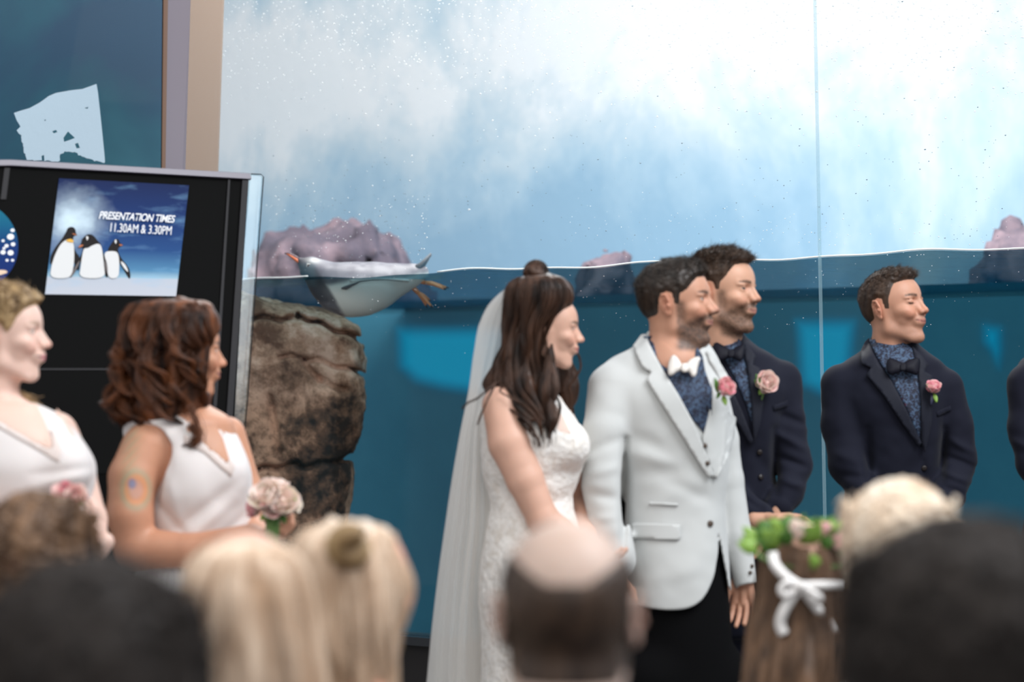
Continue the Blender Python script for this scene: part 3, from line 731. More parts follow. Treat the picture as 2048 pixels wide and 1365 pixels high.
def lit_b(nt, b):
    at = node(nt, 'ShaderNodeVertexColor'); at.layer_name = 'Col'; out = nt.nodes['Material Output']; e = node(nt, 'ShaderNodeEmission', Strength=.85); e.inputs[0].default_value = (.004, .24, .42, 1); t = node(nt, 'ShaderNodeBsdfTransparent'); m = node(nt, 'ShaderNodeMixShader'); nt.links.new(at.outputs[0], m.inputs[0]); nt.links.new(t.outputs[0], m.inputs[1]); nt.links.new(e.outputs[0], m.inputs[2]); nt.links.new(m.outputs[0], out.inputs[0])
M_LIT = mat('lit_window_soft_edge', build=lit_b)
M_SEAL = mat('silicone_seal', (.42, .60, .68), .5, alpha=.3); M_SILL = mat('dark_sill', (.02, .022, .026), .35); M_PLINTH = mat('dark_plinth', (.012, .009, .009), .6)
M_FLOOR = mat('floor_tile', (.10, .09, .085), .6)
M_BRONZE = mat('brushed_bronze', (.235, .165, .125), .6, spec=.25, bump=(220, .12, .001)); M_LILAC = mat('satin_steel', (.62, .52, .58), .5); M_COPPER = mat('copper_edge', (.70, .40, .27), .4, metal=.2); M_RUST = mat('dark_joint', (.03, .016, .01), .8)

# --- floor, plinth, tank shell
sW, sE = -1.35, 6.5          # along the glass
Z0, ZT, ZW = .40, 4.2, 1.913     # bottom of the glass, top, water line
fl = MB().box((0, 6.0, -.05), (16, 18, .1)).build('floor', M_FLOOR); structure(fl)
def slab(name, s0, s1, z0, z1, b0, b1, m, parent=None):
    mb = MB().prism([GW(s0, z0, b0), GW(s1, z0, b0), GW(s1, z1, b0), GW(s0, z1, b0)], GN * (b1 - b0)); return mb.build(name, m, parent)
structure(slab('wall_front', sW - 3, sE, 0, Z0 - .035, -.02, .05, M_PLINTH))
structure(slab('trim_1', sW - .3, sE, Z0 - .035, Z0, -.06, .05, M_SILL))
BK = 3.2
bw = structure(slab('wall_back', -7.5, 9.5, -.2, ZW + .05, BK, BK + .1, M_TANK))
uw = structure(slab('wall_back', -12.5, 14, ZW + .02, 7.5, BK + 1.8, BK + 2.0, M_ICE)); uw['label'] = 'pale blue and white ice wall with painted-in window reflections above the waterline'
structure(slab('trim_2', -12, 14, ZW - .02, ZW + .05, BK, BK + 1.9, M_TANK))
structure(MB().prism([GW(-7.5, -.2, .3), GW(9.5, -.2, .3), GW(9.5, -.2, BK), GW(-7.5, -.2, BK)], (0, 0, -.1)).build('floor', mat('tank_floor', (.01, .08, .12), .9)))
# lit viewing windows on the far side of the tank (seen through the water)
def far_win(name, poly, label):
    a = np.array(poly); gx = np.arange(a[:, 0].min() - 14, a[:, 0].max() + 22, 8); gy = np.arange(a[:, 1].min() - 14, a[:, 1].max() + 22, 8); v = []; c = []
    for y in gy:
        for x in gx: v.append(G(x, y, BK - .015)); c.append(sstep(12, -26, polysdf(np.array([x]), np.array([y]), poly)[0]))  # vertex colour fades the glow at the edges, standing in for blur through water
    k = len(gx); ff = [(i*k+j, i*k+j+1, (i+1)*k+j+1, (i+1)*k+j) for i in range(len(gy)-1) for j in range(k-1)]; ff = np.array([q for q in ff if max(c[i] for i in q) > 0])
    o = mesh_np(name, v, ff, None, M_LIT, True, np.array(c)[:, None] * np.ones(3)); structure(o); o['label'] = label
far_win('window_3', [(792, 655), (950, 655), (1100, 655), (1100, 790), (950, 788), (880, 778), (830, 765), (797, 735)], 'cyan lit viewing window on the far tank wall beside the bride')
far_win('window_4', [(1590, 640), (1712, 640), (1706, 700), (1700, 762), (1640, 790), (1600, 770)], 'cyan lit viewing window behind the middle of the groomsmen')
far_win('window_5', [(1966, 650), (2002, 655), (2003, 700), (1997, 738), (1982, 705), (1966, 685)], 'small cyan glow high right on the far tank wall')
# water sheet: rippled grid
N = 90
vs = []; xs = np.linspace(-3.0, 5.0, 200); bs = np.linspace(.012, BK, 110)
g_ = np.array([[GW(s, ZW, b) for s in xs] for b in bs]).reshape(-1, 3)
edge = np.repeat(np.exp(-(bs - .012) / .25), len(xs)); sx_ = np.tile(xs, len(bs))
g_[:, 2] += .010 * vnoise(g_ * np.array([1, 1, 0]), .32, 5) * (1 - edge) + .006 * np.sin(sx_ * 6 + 1) * edge + .003*np.sin(sx_ * 15) * edge
k = len(xs); ff = np.array([(i*k+j, i*k+j+1, (i+1)*k+j+1, (i+1)*k+j) for i in range(len(bs)-1) for j in range(k-1)])
wo = mesh_np('water_surface', g_, ff, None, M_WATER); structure(wo)
# bright meniscus line where the water meets the glass
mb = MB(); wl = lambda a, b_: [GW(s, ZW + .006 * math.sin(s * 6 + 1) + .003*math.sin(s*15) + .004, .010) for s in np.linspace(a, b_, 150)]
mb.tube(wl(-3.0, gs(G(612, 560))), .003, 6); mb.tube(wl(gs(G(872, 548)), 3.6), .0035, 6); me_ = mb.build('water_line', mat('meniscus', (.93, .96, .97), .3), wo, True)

# --- the glass: two tall panes with a thin joint
s_seam0, s_seam1 = gs(G(1622, 0)), gs(G(1655, 1250))
gl1 = structure(MB().prism([GW(sW, Z0, -.01), GW(s_seam1, Z0, -.01), GW(s_seam0 - .01, ZT, -.01), GW(sW, ZT, -.01)], GN * .018).build('window_1', M_GLASS))
gl2 = structure(MB().prism([GW(s_seam1 + .003, Z0, -.01), GW(sE, Z0, -.01), GW(sE, ZT, -.01), GW(s_seam0 - .006, ZT, -.01)], GN * .018).build('window_2', M_GLASS))
MB().prism([GW(s_seam1, Z0, -.011), GW(s_seam1 + .003, Z0, -.011), GW(s_seam0 - .007, ZT, -.011), GW(s_seam0 - .01, ZT, -.011)], GN * .02).build('silicone_joint', M_SEAL, gl1)
# spray droplets and scratches on the panes (uncountable)
M_DROP = mat('water_drop', (.93, .95, .97), .15, spec=.6); M_DROPT = mat('fine_spray', (.93, .95, .97), .2, alpha=.45); M_DROPD = mat('shaded_drop', (.16, .22, .27), .3)
def drops(name, n, m, f, lo, hi, parent, seed):
    rs = np.random.RandomState(seed); v = []; fc = []; b = 0
    oct_ = np.array([(1,0,0),(-1,0,0),(0,0,1),(0,0,-1),(0,1,0),(0,-1,0)], float); F8 = [(0,2,5),(2,1,5),(1,3,5),(3,0,5),(2,0,4),(1,2,4),(3,1,4),(0,3,4)]
    while len(fc) < n * 8:
        px, py = f(rs); r = rs.uniform(lo, hi); p = G(px, py, -.011); w_ = rs.uniform(.6, 2.2)
        v += [p + GD * k[0] * r * w_ + np.array([0, 0, 1]) * k[2] * r + GN * k[1] * .001 for k in oct_]; fc += [tuple(i + b for i in q) for q in F8]; b += 6
    o = mesh_np(name, v, np.array(fc), parent, m, True); o['kind'] = 'stuff'
def fa(rs):
    return rs.uniform(445, 2048), 480 - abs(rs.normal(0, 1)) * 200
def fb(rs): return rs.uniform(530, 860), rs.normal(440, 60)
def fc_(rs): return rs.uniform(445, 2048), abs(rs.normal(0, 110))
def fd(rs): return rs.uniform(1140, 2048) , rs.normal(455, 40)
def fe(rs): return rs.uniform(620, 2048), 530 + abs(rs.normal(0, 90))
drops('water_droplets', 1700, M_DROPT, fc_, .0014, .0046, gl1, 1); drops('water_droplets', 330, M_DROPD, fa, .001, .0028, gl1, 2); drops('water_droplets', 150, M_DROPD, fb, .001, .0028, gl1, 3)
drops('water_droplets', 170, M_DROP, fb, .001, .003, gl1, 4); drops('water_droplets', 220, M_DROP, fd, .0008, .002, gl2, 5); drops('water_droplets', 260, M_DROP, fe, .0005, .0016, gl2, 6)

# --- steel corner column and the dark left window
def vstrip(name, x0t, x1t, x0b, x1b, D0, D1, m, parent=None, dep=.06, ytop=-60, ybot=345, ext=True):
    a, b = P(x0t, ytop, D0), P(x1t, ytop, D1); c, d = P(x0b, ybot, D0), P(x1b, ybot, D1)
    a, b, c, d = [np.array(q) for q in (a, b, c, d)]
    def down(p, q): t = (0.0 - q[2]) / (p[2] - q[2]); r = q + (p - q) * t; r[2] = 0; return r
    c2, d2 = down(a, c), down(b, d)
    return MB().prism([c2, d2, b, a], (0, dep, 0)).build(name, m, parent)
col_ = root('column', P(380, 1400, 10.2) * np.array([1, 1, 0]), 'bronze and steel faced corner column between the two tank windows', 'column')
vstrip('bronze_face', 383, 447, 370.6, 433.2, 9.95, 10.25, M_BRONZE, col_)
vstrip('steel_face', 337, 383, 331, 370.6, 10.15, 9.95, M_LILAC, col_)
vstrip('copper_edge', 327.5, 337, 323.5, 331, 10.2, 10.15, M_COPPER, col_)
vstrip('joint', 325, 328.5, 321.5, 324.5, 10.2, 10.2, M_RUST, col_, .05)
# left window: glass, and the tank corner behind it
M_LW = mat('dark_window_glass', build=glass_b((.70, .86, .90), .002))
structure(vstrip('window_6', -400, 325, -400, 321.5, 10.45, 10.22, M_LW, None, .02))
def lw_b(nt, b):
    tc = node(nt, 'ShaderNodeTexCoord'); n1 = node(nt, 'ShaderNodeTexNoise', Scale=1.1, Detail=5.0, Distortion=.5); nt.links.new(tc.outputs['Object'], n1.inputs['Vector']); r = ramp(nt, [(.36, (.09, .11, .17)), (.52, (.09, .155, .20)), (.68, (.13, .24, .28))]); nt.links.new(n1.outputs[0], r.inputs[0]); nt.links.new(r.outputs[0], b.inputs['Base Color'])
structure(MB().box((-3.58, 11.05, 2.6), (4.2, .1, 3.6)).build('wall_left', mat('tank_corner', rough=.8, build=lw_b)))
# torn paper stuck to the dark window
def on_lw(x, y): 
    t = (x + 400) / 725.0; D = 1 / ((1/10.45) * (1 - t) + (1/10.22) * t); return P(x, y, D - .012)
M_PAPER = mat('torn_paper', (.62, .78, .90), .8, bump=(30, .3, .004))
rsx = np.random.RandomState(5)
def rough(poly, amp, step=4):
    r = resample(poly, step, False); return [(p[0] + rsx.uniform(-amp, amp), p[1] + rsx.uniform(-amp, amp)) for p in r]
outl = [(28, 226), (40, 222), (60, 216), (80, 205), (98, 192), (112, 186), (140, 181), (165, 178), (182, 172), (193, 168), (196, 185), (203, 250), (208, 300), (210, 322)] + rough([(210, 325), (190, 322), (165, 314), (150, 305), (130, 302), (118, 312), (120, 324)], 1.5) + rough([(118, 324), (90, 322), (55, 321), (48, 305), (42, 270), (34, 262), (40, 252), (33, 240)], 1.5)
holes = [[(127, 276), (136, 263), (150, 276), (140, 280), (128, 284)], [(104, 263), (112, 260), (115, 264), (108, 267)], [(169, 216), (177, 214), (175, 218)], [(83, 312), (88, 310), (89, 322), (84, 322)], [(88, 240), (92, 239), (91, 243)], [(150, 288), (156, 286), (160, 296), (153, 297)]]
def cdt_poly(outer, holes):
    pts = [Vector(p) for p in outer]; loops = [list(range(len(outer)))]
    for h in holes: loops.append(list(range(len(pts), len(pts) + len(h)))); pts += [Vector(p) for p in h]
    ed = [(l[i], l[(i+1) % len(l)]) for l in loops for i in range(len(l))]
    v, e, t, *_ = delaunay_2d_cdt(pts, ed, [], 0, 1e-4); out = []
    for q in t:
        c = sum((v[i] for i in q), Vector((0, 0))) / len(q); x, y = np.array([c.x]), np.array([c.y])
        if polysdf(x, y, outer)[0] < 0 and all(polysdf(x, y, h)[0] > 0 for h in holes): out.append(tuple(q))
    return v, out
v, t = cdt_poly(outl, holes); pa = mesh_np('torn_poster', [on_lw(q.x, q.y) for q in v], t, None, M_PAPER, False); md = pa.modifiers.new('t', 'SOLIDIFY'); md.thickness = .001
tag(pa, 'torn pale blue paper sheet with holes stuck on the dark upper left window', 'poster')

# --- rocks
def rockfield(poly, D, th, seed, cr, amp=.03, edge=.05, cracks=(), zc=None):
    """boulder whose outline is poly (pixels at depth D), rounded in depth"""
    base = np.array([P(x, y, D) for x, y in poly]); cx = base[:, 0].mean()
    def f(p):
        x, y, Dp = pix(p); d = polysdf(x, y, poly) * Dp / FPX; dd = np.abs(Dp - (D + th)) - th
        r = smax(d, dd, cr)
        if zc is not None: r = smax(r, zc - p[:, 2], .02)
        r = r + amp * vnoise(p, .16, seed) + amp * .5 * vnoise(p, .06, seed + 1) + amp * .22 * vnoise(p, .024, seed + 2)
        for x0, y0, x1, y1, wd, am in cracks:
            ex, ey = x1-x0, y1-y0; t = np.clip(((x-x0)*ex + (y-y0)*ey) / (ex*ex+ey*ey), 0, 1); q = (x-x0-ex*t)**2 + (y-y0-ey*t + 3*np.sin(x*.11))**2; r = r + am*np.exp(-q/wd**2)
        return r
    return f
rp = [(420, 560), (470, 585), (512, 597), (560, 608), (625, 622), (680, 638), (712, 657), (720, 690), (727, 720), (722, 752), (726, 790), (722, 840), (712, 880), (700, 915), (704, 960), (692, 1010), (686, 1070), (700, 1150), (690, 1500), (420, 1500)]
rf = rockfield(rp, 10.98, .45, 11, .16, .022, cracks=[(505, 636, 595, 640, 5, .04), (595, 632, 722, 680, 5, .045), (560, 712, 610, 716, 4, .05), (610, 716, 722, 745, 5, .04), (608, 722, 640, 765, 6, .05), (515, 940, 600, 928, 5, .07), (600, 935, 700, 918, 6, .05), (540, 795, 560, 900, 10, .04), (640, 760, 690, 780, 8, .03)])
lo, hi = bounds([P(400, 550, 10.7), P(745, 1480, 12.2), P(400, 550, 12.2), P(745, 1480, 10.7)], .05)
ro = fieldmesh('rock', rf, lo, hi, .0125, None, M_ROCK); tag(ro, 'tall brown rock pillar in the tank under the swimming penguin', 'rock')
def far_rock(poly, D, label, seed, th=.8, h=.05):
    f = rockfield(poly, D, th, seed, .5, .08, zc=ZW + .055); lo, hi = bounds([P(x, y, d) for x, y in poly for d in (D - .1, D + 2*th + .1)], .2)
    o = fieldmesh('rock', f, lo, hi, h, None, M_ROCKF); tag(o, label, 'rock')
far_rock([(470, 700), (500, 575), (520, 505), (545, 480), (590, 467), (640, 462), (680, 452), (720, 449), (755, 456), (785, 490), (812, 530), (850, 570), (900, 700)], 14.6, 'large blurred mauve rock above the waterline behind the penguin', 21, .6)
far_rock([(1160, 640), (1164, 527), (1180, 519), (1230, 516), (1256, 522), (1270, 640)], 13.6, 'low blurred rock just above the waterline behind the groom', 22, .5)
far_rock([(1950, 620), (1970, 490), (1990, 466), (2030, 457), (2090, 455), (2140, 480), (2180, 620)], 12.5, 'blurred rounded rock above the waterline at the far right', 23, .5)
far_rock([(-80, 500), (-60, 300), (-20, 272), (10, 268), (30, 285), (44, 320), (60, 500)], 10.66, 'dark rock behind the upper left window', 24, .12)

# --- black information stand with poster
q0, q1, q2 = P(0, 333, 6.72), P(500, 362, 7.12), P(468, 900, 6.86)
SN = np.cross(q1 - q0, q2 - q1); SN /= np.linalg.norm(SN); SN = SN if SN[1] < 0 else -SN      # towards the viewer
def SP(px, py, out=0):
    r = P(px, py, 1.0) - CAMP; a = q0 + SN * out; t = ((a - CAMP) @ SN) / (r @ SN); return CAMP + r * t
M_STAND = mat('black_laminate', (.003, .003, .003), .75, spec=.08); M_STAND2 = mat('black_bevel', (.011, .010, .012), .5, spec=.2); M_EDGE = mat('satin_edge', (.10, .085, .12), .35, spec=.6)
st = root('display_stand', (float(q1[0]) - .6, 7.3, 0), 'black slanted information stand carrying the presentation times poster', 'display stand')
def down0(p, q): t = -q[2] / (p[2] - q[2]); r = q + (p - q) * t; return r
TL, TR = SP(-420, 308), SP(497, 357); BR = SP(463, 950); BRf = BR.copy(); BRf[2] = .0; BR2 = BR.copy()
BL = SP(-470, 950); BLf = BL.copy(); BLf[2] = 0
back = np.array([-.13, .5, 0])
mb = MB().add([BL, BR, TR, TL, BL + back*1.6, BR + back*1.6, TR + back, TL + back], [(0,1,2,3), (1,5,6,2), (7,6,5,4), (0,3,7,4), (3,2,6,7), (0,4,5,1)]); mb.build('body', M_STAND, st, bevel=.004)
mb = MB().add([BLf, BRf, BR, BL, BLf + back*1.6, BRf + back*1.6, BR + back*1.6, BL + back*1.6], [(0,1,2,3), (1,5,6,2), (7,6,5,4), (0,3,7,4), (3,2,6,7), (0,4,5,1)]); mb.build('base', M_STAND, st)
def stripq(name, pts, m, th=.006, parent=st): return MB().prism([SP(x, y, .001) for x, y in pts], SN * th).build(name, m, parent, bevel=.001)
stripq('top_edge', [(-420, 322), (0, 322), (20, 322), (497, 349), (500, 361), (22, 334), (-420, 336)], M_EDGE, .012)
stripq('side_edge', [(455, 359), (460, 360), (434, 800), (418, 1000), (413, 1000)], M_STAND2, .004)
stripq('side_edge', [(483, 361), (496, 362), (474, 700), (452, 1000), (440, 1000)], M_STAND2, .006)
stripq('panel_joint', [(60, 737), (430, 737), (430, 741), (60, 741)], M_STAND2, .001)
stripq('seam', [(8, 336), (20, 336), (12, 400), (0, 400)], M_STAND2, .003)
# clear side pane of the stand
ap = [(502, 349), (522, 350), (527, 354), (515, 520), (496, 790), (478, 1000), (445, 1000), (466, 800), (487, 520)]
ac = MB().prism([SP(x, y, -.05) for x, y in ap], SN * -.012).build('side_pane', M_ACRYL, st)
ew = MB(); ew.tube([SP(x, y, -.045) for x, y in [(502, 348), (522, 349), (527, 354), (515, 520), (496, 790), (478, 1000)]], .0016, 6); ew.build('pane_edge', M_STAND2, st)
# poster
PC = [SP(118, 357, .003), SP(378, 371, .003), SP(352, 593, .003), SP(90, 589, .003)]
def PU(u, v, out=0):
    """u right, v down over the poster (0..1)"""
    p = PC[0]*(1-u)*(1-v) + PC[1]*u*(1-v) + PC[2]*u*v + PC[3]*(1-u)*v
    return p + SN * out
def PF(px, py, out=0):   # picture coordinates -> poster
    return SP(px, py, .003 + out)
po = root('poster', SP(230, 480), 'square penguin poster with presentation times on the black stand', 'poster')
def poster_b(nt, b):
    at = node(nt, 'ShaderNodeAttribute'); at.attribute_name = 'UVMap'; at.attribute_type = 'GEOMETRY'; sx = node(nt, 'ShaderNodeSeparateXYZ'); nt.links.new(at.outputs['Vector'], sx.inputs[0])
    r = ramp(nt, [(0, (.008, .018, .075)), (.35, (.010, .035, .14)), (.6, (.018, .065, .20)), (.78, (.08, .22, .38)), (.845, (.32, .48, .58)), (.85, (.46, .50, .57)), (1, (.50, .52, .58))]); nt.links.new(sx.outputs[1], r.inputs[0])
    mp = node(nt, 'ShaderNodeMapping'); mp.inputs['Scale'].default_value = (1.0, 3.2, 1); mp.inputs['Rotation'].default_value = (0, 0, .35); nt.links.new(at.outputs['Vector'], mp.inputs[0]); n = node(nt, 'ShaderNodeTexNoise', Scale=2.4, Detail=6.0, Roughness=.55); nt.links.new(mp.outputs[0], n.inputs['Vector']); r2 = ramp(nt, [(.52, (0, 0, 0)), (.8, (.5, .5, .5))]); nt.links.new(n.outputs[0], r2.inputs[0])
    mx = node(nt, 'ShaderNodeMix', data_type='RGBA'); nt.links.new(r2.outputs[0], mx.inputs['Factor']); nt.links.new(r.outputs[0], mx.inputs['A']); mx.inputs['B'].default_value = (.25, .48, .70, 1)
    d = node(nt, 'ShaderNodeVectorMath', operation='DISTANCE'); d.inputs[1].default_value = (.14, .36, 0); nt.links.new(at.outputs['Vector'], d.inputs[0]); n3 = node(nt, 'ShaderNodeTexNoise', Scale=9.0, Detail=2.0); nt.links.new(at.outputs['Vector'], n3.inputs['Vector']); ad = node(nt, 'ShaderNodeMath', operation='MULTIPLY_ADD'); ad.inputs[1].default_value = .16; nt.links.new(n3.outputs[0], ad.inputs[0]); nt.links.new(d.outputs['Value'], ad.inputs[2])
    r3 = ramp(nt, [(.09, (1, 1, 1)), (.17, (.75,)*3), (.26, (.3,)*3), (.42, (0, 0, 0))]); nt.links.new(ad.outputs[0], r3.inputs[0]); m2 = node(nt, 'ShaderNodeMix', data_type='RGBA'); nt.links.new(r3.outputs[0], m2.inputs['Factor']); nt.links.new(mx.outputs['Result'], m2.inputs['A']); m2.inputs['B'].default_value = (.62, .76, .84, 1); nt.links.new(m2.outputs['Result'], b.inputs['Base Color'])
M_POSTER = mat('poster_print', rough=.6, build=poster_b, spec=.1)
K = 12; vv = [PU(i/K, j/K) for j in range(K+1) for i in range(K+1)]; ffq = np.array([(j*(K+1)+i, j*(K+1)+i+1, (j+1)*(K+1)+i+1, (j+1)*(K+1)+i) for j in range(K) for i in range(K)])
sh = mesh_np('sheet', vv, ffq, po, M_POSTER, False); _p = None; uv = sh.data.uv_layers.new(name='UVMap'); idx = np.zeros(len(sh.data.loops), np.int32); sh.data.loops.foreach_get('vertex_index', idx); uvc = np.array([(i/K, j/K) for j in range(K+1) for i in range(K+1)], np.float32); uv.data.foreach_set('uv', uvc[idx].ravel())
md = sh.modifiers.new('t', 'SOLIDIFY'); md.thickness = .0012; md.offset = 0
def pc(x, y): return (80 + x / 5.461, 350 + y / 5.461)     # coordinates read off an enlargement
def flat(name, pts, m, out, parent=po, sm=2):
    pts = [pc(*p) for p in pts]; pts = smoothpoly(pts, sm) if sm else pts
    if parent is not None: o = mesh_np(name, [PF(x, y, out) for x, y in pts], [tuple(range(len(pts)))], parent, m, False); return o
mk, mo, mw, mg, my = [mat(n_, c_, .7, spec=.1) for n_, c_ in (('print_black', (.02, .017, .017)), ('print_orange', (.45, .16, .08)), ('print_white', (.68, .68, .68)), ('print_grey', (.16, .14, .14)), ('print_yellow', (.75, .42, .08)))]
E1 = .0018
def penguin_print(body, white, extra):
    flat('penguin_print', body, mk, E1); flat('white_print', white, mw, E1*2)
    for p, m in extra: flat('detail_print', p, m, E1*3)
penguin_print([(290, 620), (300, 580), (350, 563), (388, 590), (392, 640), (412, 662), (375, 660), (358, 700), (375, 800), (395, 850), (440, 900), (425, 1080), (370, 960), (300, 740), (200, 830), (118, 1010), (105, 910), (160, 800), (225, 720)],
  [(215, 770), (270, 715), (330, 700), (370, 740), (375, 900), (365, 1010), (340, 1130), (110, 1130), (120, 1010), (160, 880)], [([(345, 640), (375, 640), (412, 662), (370, 655)], mo), ([(275, 720), (330, 693), (368, 715), (365, 740), (320, 735)], my)])
penguin_print([(480, 680), (520, 645), (580, 655), (630, 720), (665, 755), (690, 860), (740, 960), (745, 1110), (720, 1130), (690, 1000), (600, 800), (520, 830), (440, 960), (370, 1090), (320, 1130), (335, 1060), (400, 960), (450, 880), (480, 790), (415, 800), (450, 750), (458, 700)],
  [(480, 800), (520, 803), (570, 770), (640, 748), (672, 780), (688, 880), (700, 1000), (715, 1130), (425, 1130), (445, 1000), (460, 880)], [([(415, 803), (430, 768), (470, 760), (475, 775)], mo), ([(500, 672), (522, 668), (532, 690), (512, 722), (508, 695)], mw), ([(335, 1100), (390, 990), (440, 920), (430, 970), (345, 1125)], mg), ([(700, 920), (740, 1000), (738, 1090), (712, 1020)], mg)])
penguin_print([(800, 720), (830, 700), (860, 705), (870, 745), (915, 768), (870, 780), (850, 820), (860, 860), (900, 930), (970, 1010), (990, 1090), (985, 1135), (968, 1130), (870, 960), (800, 850), (725, 833)],
  [(718, 838), (780, 832), (840, 838), (862, 890), (868, 1000), (858, 1130), (740, 1130), (738, 980), (700, 880)], [([(812, 712), (835, 704), (838, 745), (822, 755)], mw), ([(862, 752), (915, 768), (870, 779)], mo), ([(875, 930), (940, 985), (972, 1080), (900, 1000)], mw)])
def text(body, x, y, size, m, xs=1.0, shear=0, bold=0, parent=po, name='lettering', sp=1.0):
    cu = bpy.data.curves.new(name, 'FONT'); cu.body = body; cu.size = 1; cu.shear = shear; cu.offset = bold; cu.space_character = sp; cu.align_x = 'RIGHT'
    o = bpy.data.objects.new('tmp', cu); COL.objects.link(o); me = bpy.data.meshes.new_from_object(o); bpy.data.objects.remove(o)
    a = PF(x, y, E1*4); ex = PF(x + 1, y + .055, E1*4) - a; ey = PF(x + .105, y - 1, E1*4) - a
    for v_ in me.vertices: c = v_.co; v_.co = Vector(a + ex * c.x * size * xs + ey * c.y * size)
    me.materials.append(m); ob = bpy.data.objects.new(name, me); COL.objects.link(ob); ob.parent = parent; ob.matrix_parent_inverse = Matrix.Translation(-Vector(parent.location)); ob['label'] = 'white lettering'
mwt = mat('print_bright_white', (.85, .86, .88), .5)
text('PRESENTATION TIMES', 348, 445.5, 20.5, mwt, .775, .22, .012, sp=.93)
text('11.30AM & 3.30PM', 343.5, 470, 24.5, mwt, .66, 0, 0, sp=.98)
# round blue sign at the left edge
rd = root('round_sign', SP(-40, 490), 'round blue bubble print on the left end of the black stand', 'sign')
cv = []; 
def round_b(nt, b):
    tc = node(nt, 'ShaderNodeTexCoord'); sx = node(nt, 'ShaderNodeSeparateXYZ'); nt.links.new(tc.outputs['Object'], sx.inputs[0]); mr = node(nt, 'ShaderNodeMapRange'); mr.inputs[1].default_value = float(SP(0, 575)[2]); mr.inputs[2].default_value = float(SP(0, 410)[2]); nt.links.new(sx.outputs[2], mr.inputs[0]); r = ramp(nt, [(0, (.006, .02, .13)), (.5, (.004, .03, .15)), (.75, (.004, .10, .20)), (1, (.008, .15, .22))]); nt.links.new(mr.outputs[0], r.inputs[0]); nt.links.new(r.outputs[0], b.inputs['Base Color'])
circ = [(-52 + 88*math.cos(a), 491 + 88*math.sin(a) + .03*88*math.cos(a)) for a in np.linspace(0, 2*math.pi, 64, endpoint=False)]
MB().prism([SP(x, y, .003) for x, y in circ], SN*.002).build('disc', mat('round_print', rough=.6, build=round_b, spec=.1), rd)
for x, y, r_ in [(21, 474, 7), (13, 492, 4), (26, 489, 4.5), (6, 482, 3), (6, 505, 5), (21, 506, 6), (8, 497, 3), (14, 521, 3), (25, 521, 3), (-10, 470, 6), (-14, 500, 5), (25, 461, 4)]:
    MB().prism([SP(x + r_*math.cos(a), y + r_*.85*math.sin(a), .0055) for a in np.linspace(0, 6.283, 14, endpoint=False)], SN*.0006).build('bubble', mwt, rd)
MB().prism([SP(*p, .0055) for p in smoothpoly([(-30, 545), (-5, 540), (14, 541), (14, 548), (-30, 556)], 1)], SN*.0006).build('sand_print', mat('print_sand', (.7, .5, .35), .5), rd)
# unseen area lamps added over the tank to brighten its walls and rock
area('exhibit_fill', tuple(GW(.3, 7.2, 1.6)), tuple(GW(.3, 2.4, BK + 1.9)), 9, 285, (1, .99, .97), 3)
area('tank_fill', tuple(GW(.2, 4.6, .9)), tuple(GW(-.4, 1.0, 1.2)), 2.4, 190, (1, .98, .95))
# ================================================================ PEOPLE
SKM = (.54, .28, .185); SKW = (.66, .39, .29); SKT = (.56, .275, .17)
HAIRLINE_M = [(-14, 7.2), (-7.0, 7.2), (-5.2, 7.6), (-3.6, 8.6), (-3.0, 12), (-2.2, 14.3), (-.8, 15.0), (.5, 14.6), (1.1, 11.6), (2.3, 11.5), (2.9, 14.3), (4.6, 15.3), (5.9, 17.0), (7.0, 18.4), (8.2, 18.7), (13, 18.7), (13, 29), (-14, 29)]
def hl_poly(poly):
    return lambda x, y, z: -polysdf(x, z, poly)
def skin_person(parent, h, base, fields, box, hres, colx=None, **kc):
    F = Field().u(h.field)
    for f, k in fields: F.u(f, k)
    V, Fc = surface(F, box[0], box[1], hres)
    col = np.tile(np.array(base, float), (len(V), 1)); l = h.loc(V); nearh = ((l - np.array([0, 0, 11]))**2).sum(1) < 20**2
    col[nearh] = skin_col(l[nearh], h.q, base, **kc)
    col *= (1 + .05 * vnoise(V, .05, 31))[:, None] * (1 + .03 * vnoise(V, .012, 32))[:, None]
    if colx: col = colx(V, col)
    return mesh_np('body', V, Fc, parent, M_SKIN, True, col)
def neck(h, base, r0=.056, r1=.064):
    return cone(h.W(-1.6, 0, 5.5), base, r0, r1)
def button(parent, px, py, bv, m, r=.0075, name='button'):
    d = Vector(P(px, py, 1.0) - CAMP).normalized(); q = bv.ray_cast(Vector(CAMP), d)
    if q[0] is None: return
    n = q[1] if q[1].dot(d) < 0 else -q[1]; c = np.array(q[0]) + np.array(n)*.004; mb = MB(); mb.tube([c - np.array(n)*.004, c, c + np.array(n)*.0015], [r, r, r*.75], 14); mb.build(name, m, parent, True)
def bow_tie(parent, bv, D, c, wings, m, th=.012):
    """c knot pixel; wings: two polygons in pixels"""
    for wpoly in wings:
        drape('bow_wing', wpoly, bv, .014, .003, m, parent, 3, smooth=1, pillow=.010)
    k = [(c[0]-7, c[1]-8), (c[0]+7, c[1]-9), (c[0]+8, c[1]+8), (c[0]-6, c[1]+9)]
    drape('bow_knot', k, bv, .022, .004, m, parent, 3, smooth=1, pillow=.006)
def boutonniere(label, px, py, D, r, mats, seed, ax, stem=(0, 1), leaves=()):
    c = P(px, py, D); t = root('boutonniere', c, label, 'boutonniere', None)
    rose(t, c, ax, r, mats, seed)
    for x0, y0, x1, y1, wd, m in leaves: leaf(t, P(x0, y0, D + .004), P(x1, y1, D - .004), wd, m)
    mb = MB(); mb.tube([P(px, py, D + .01), P(px + stem[0]*.6, py + stem[1]*.6, D + .006), P(px + stem[0], py + stem[1], D + .008)], [.004, .003, .0025], 7); mb.build('stem', M_STEM, t, True)
    return t
def lv(parent, h, rows, D, name, m): pass

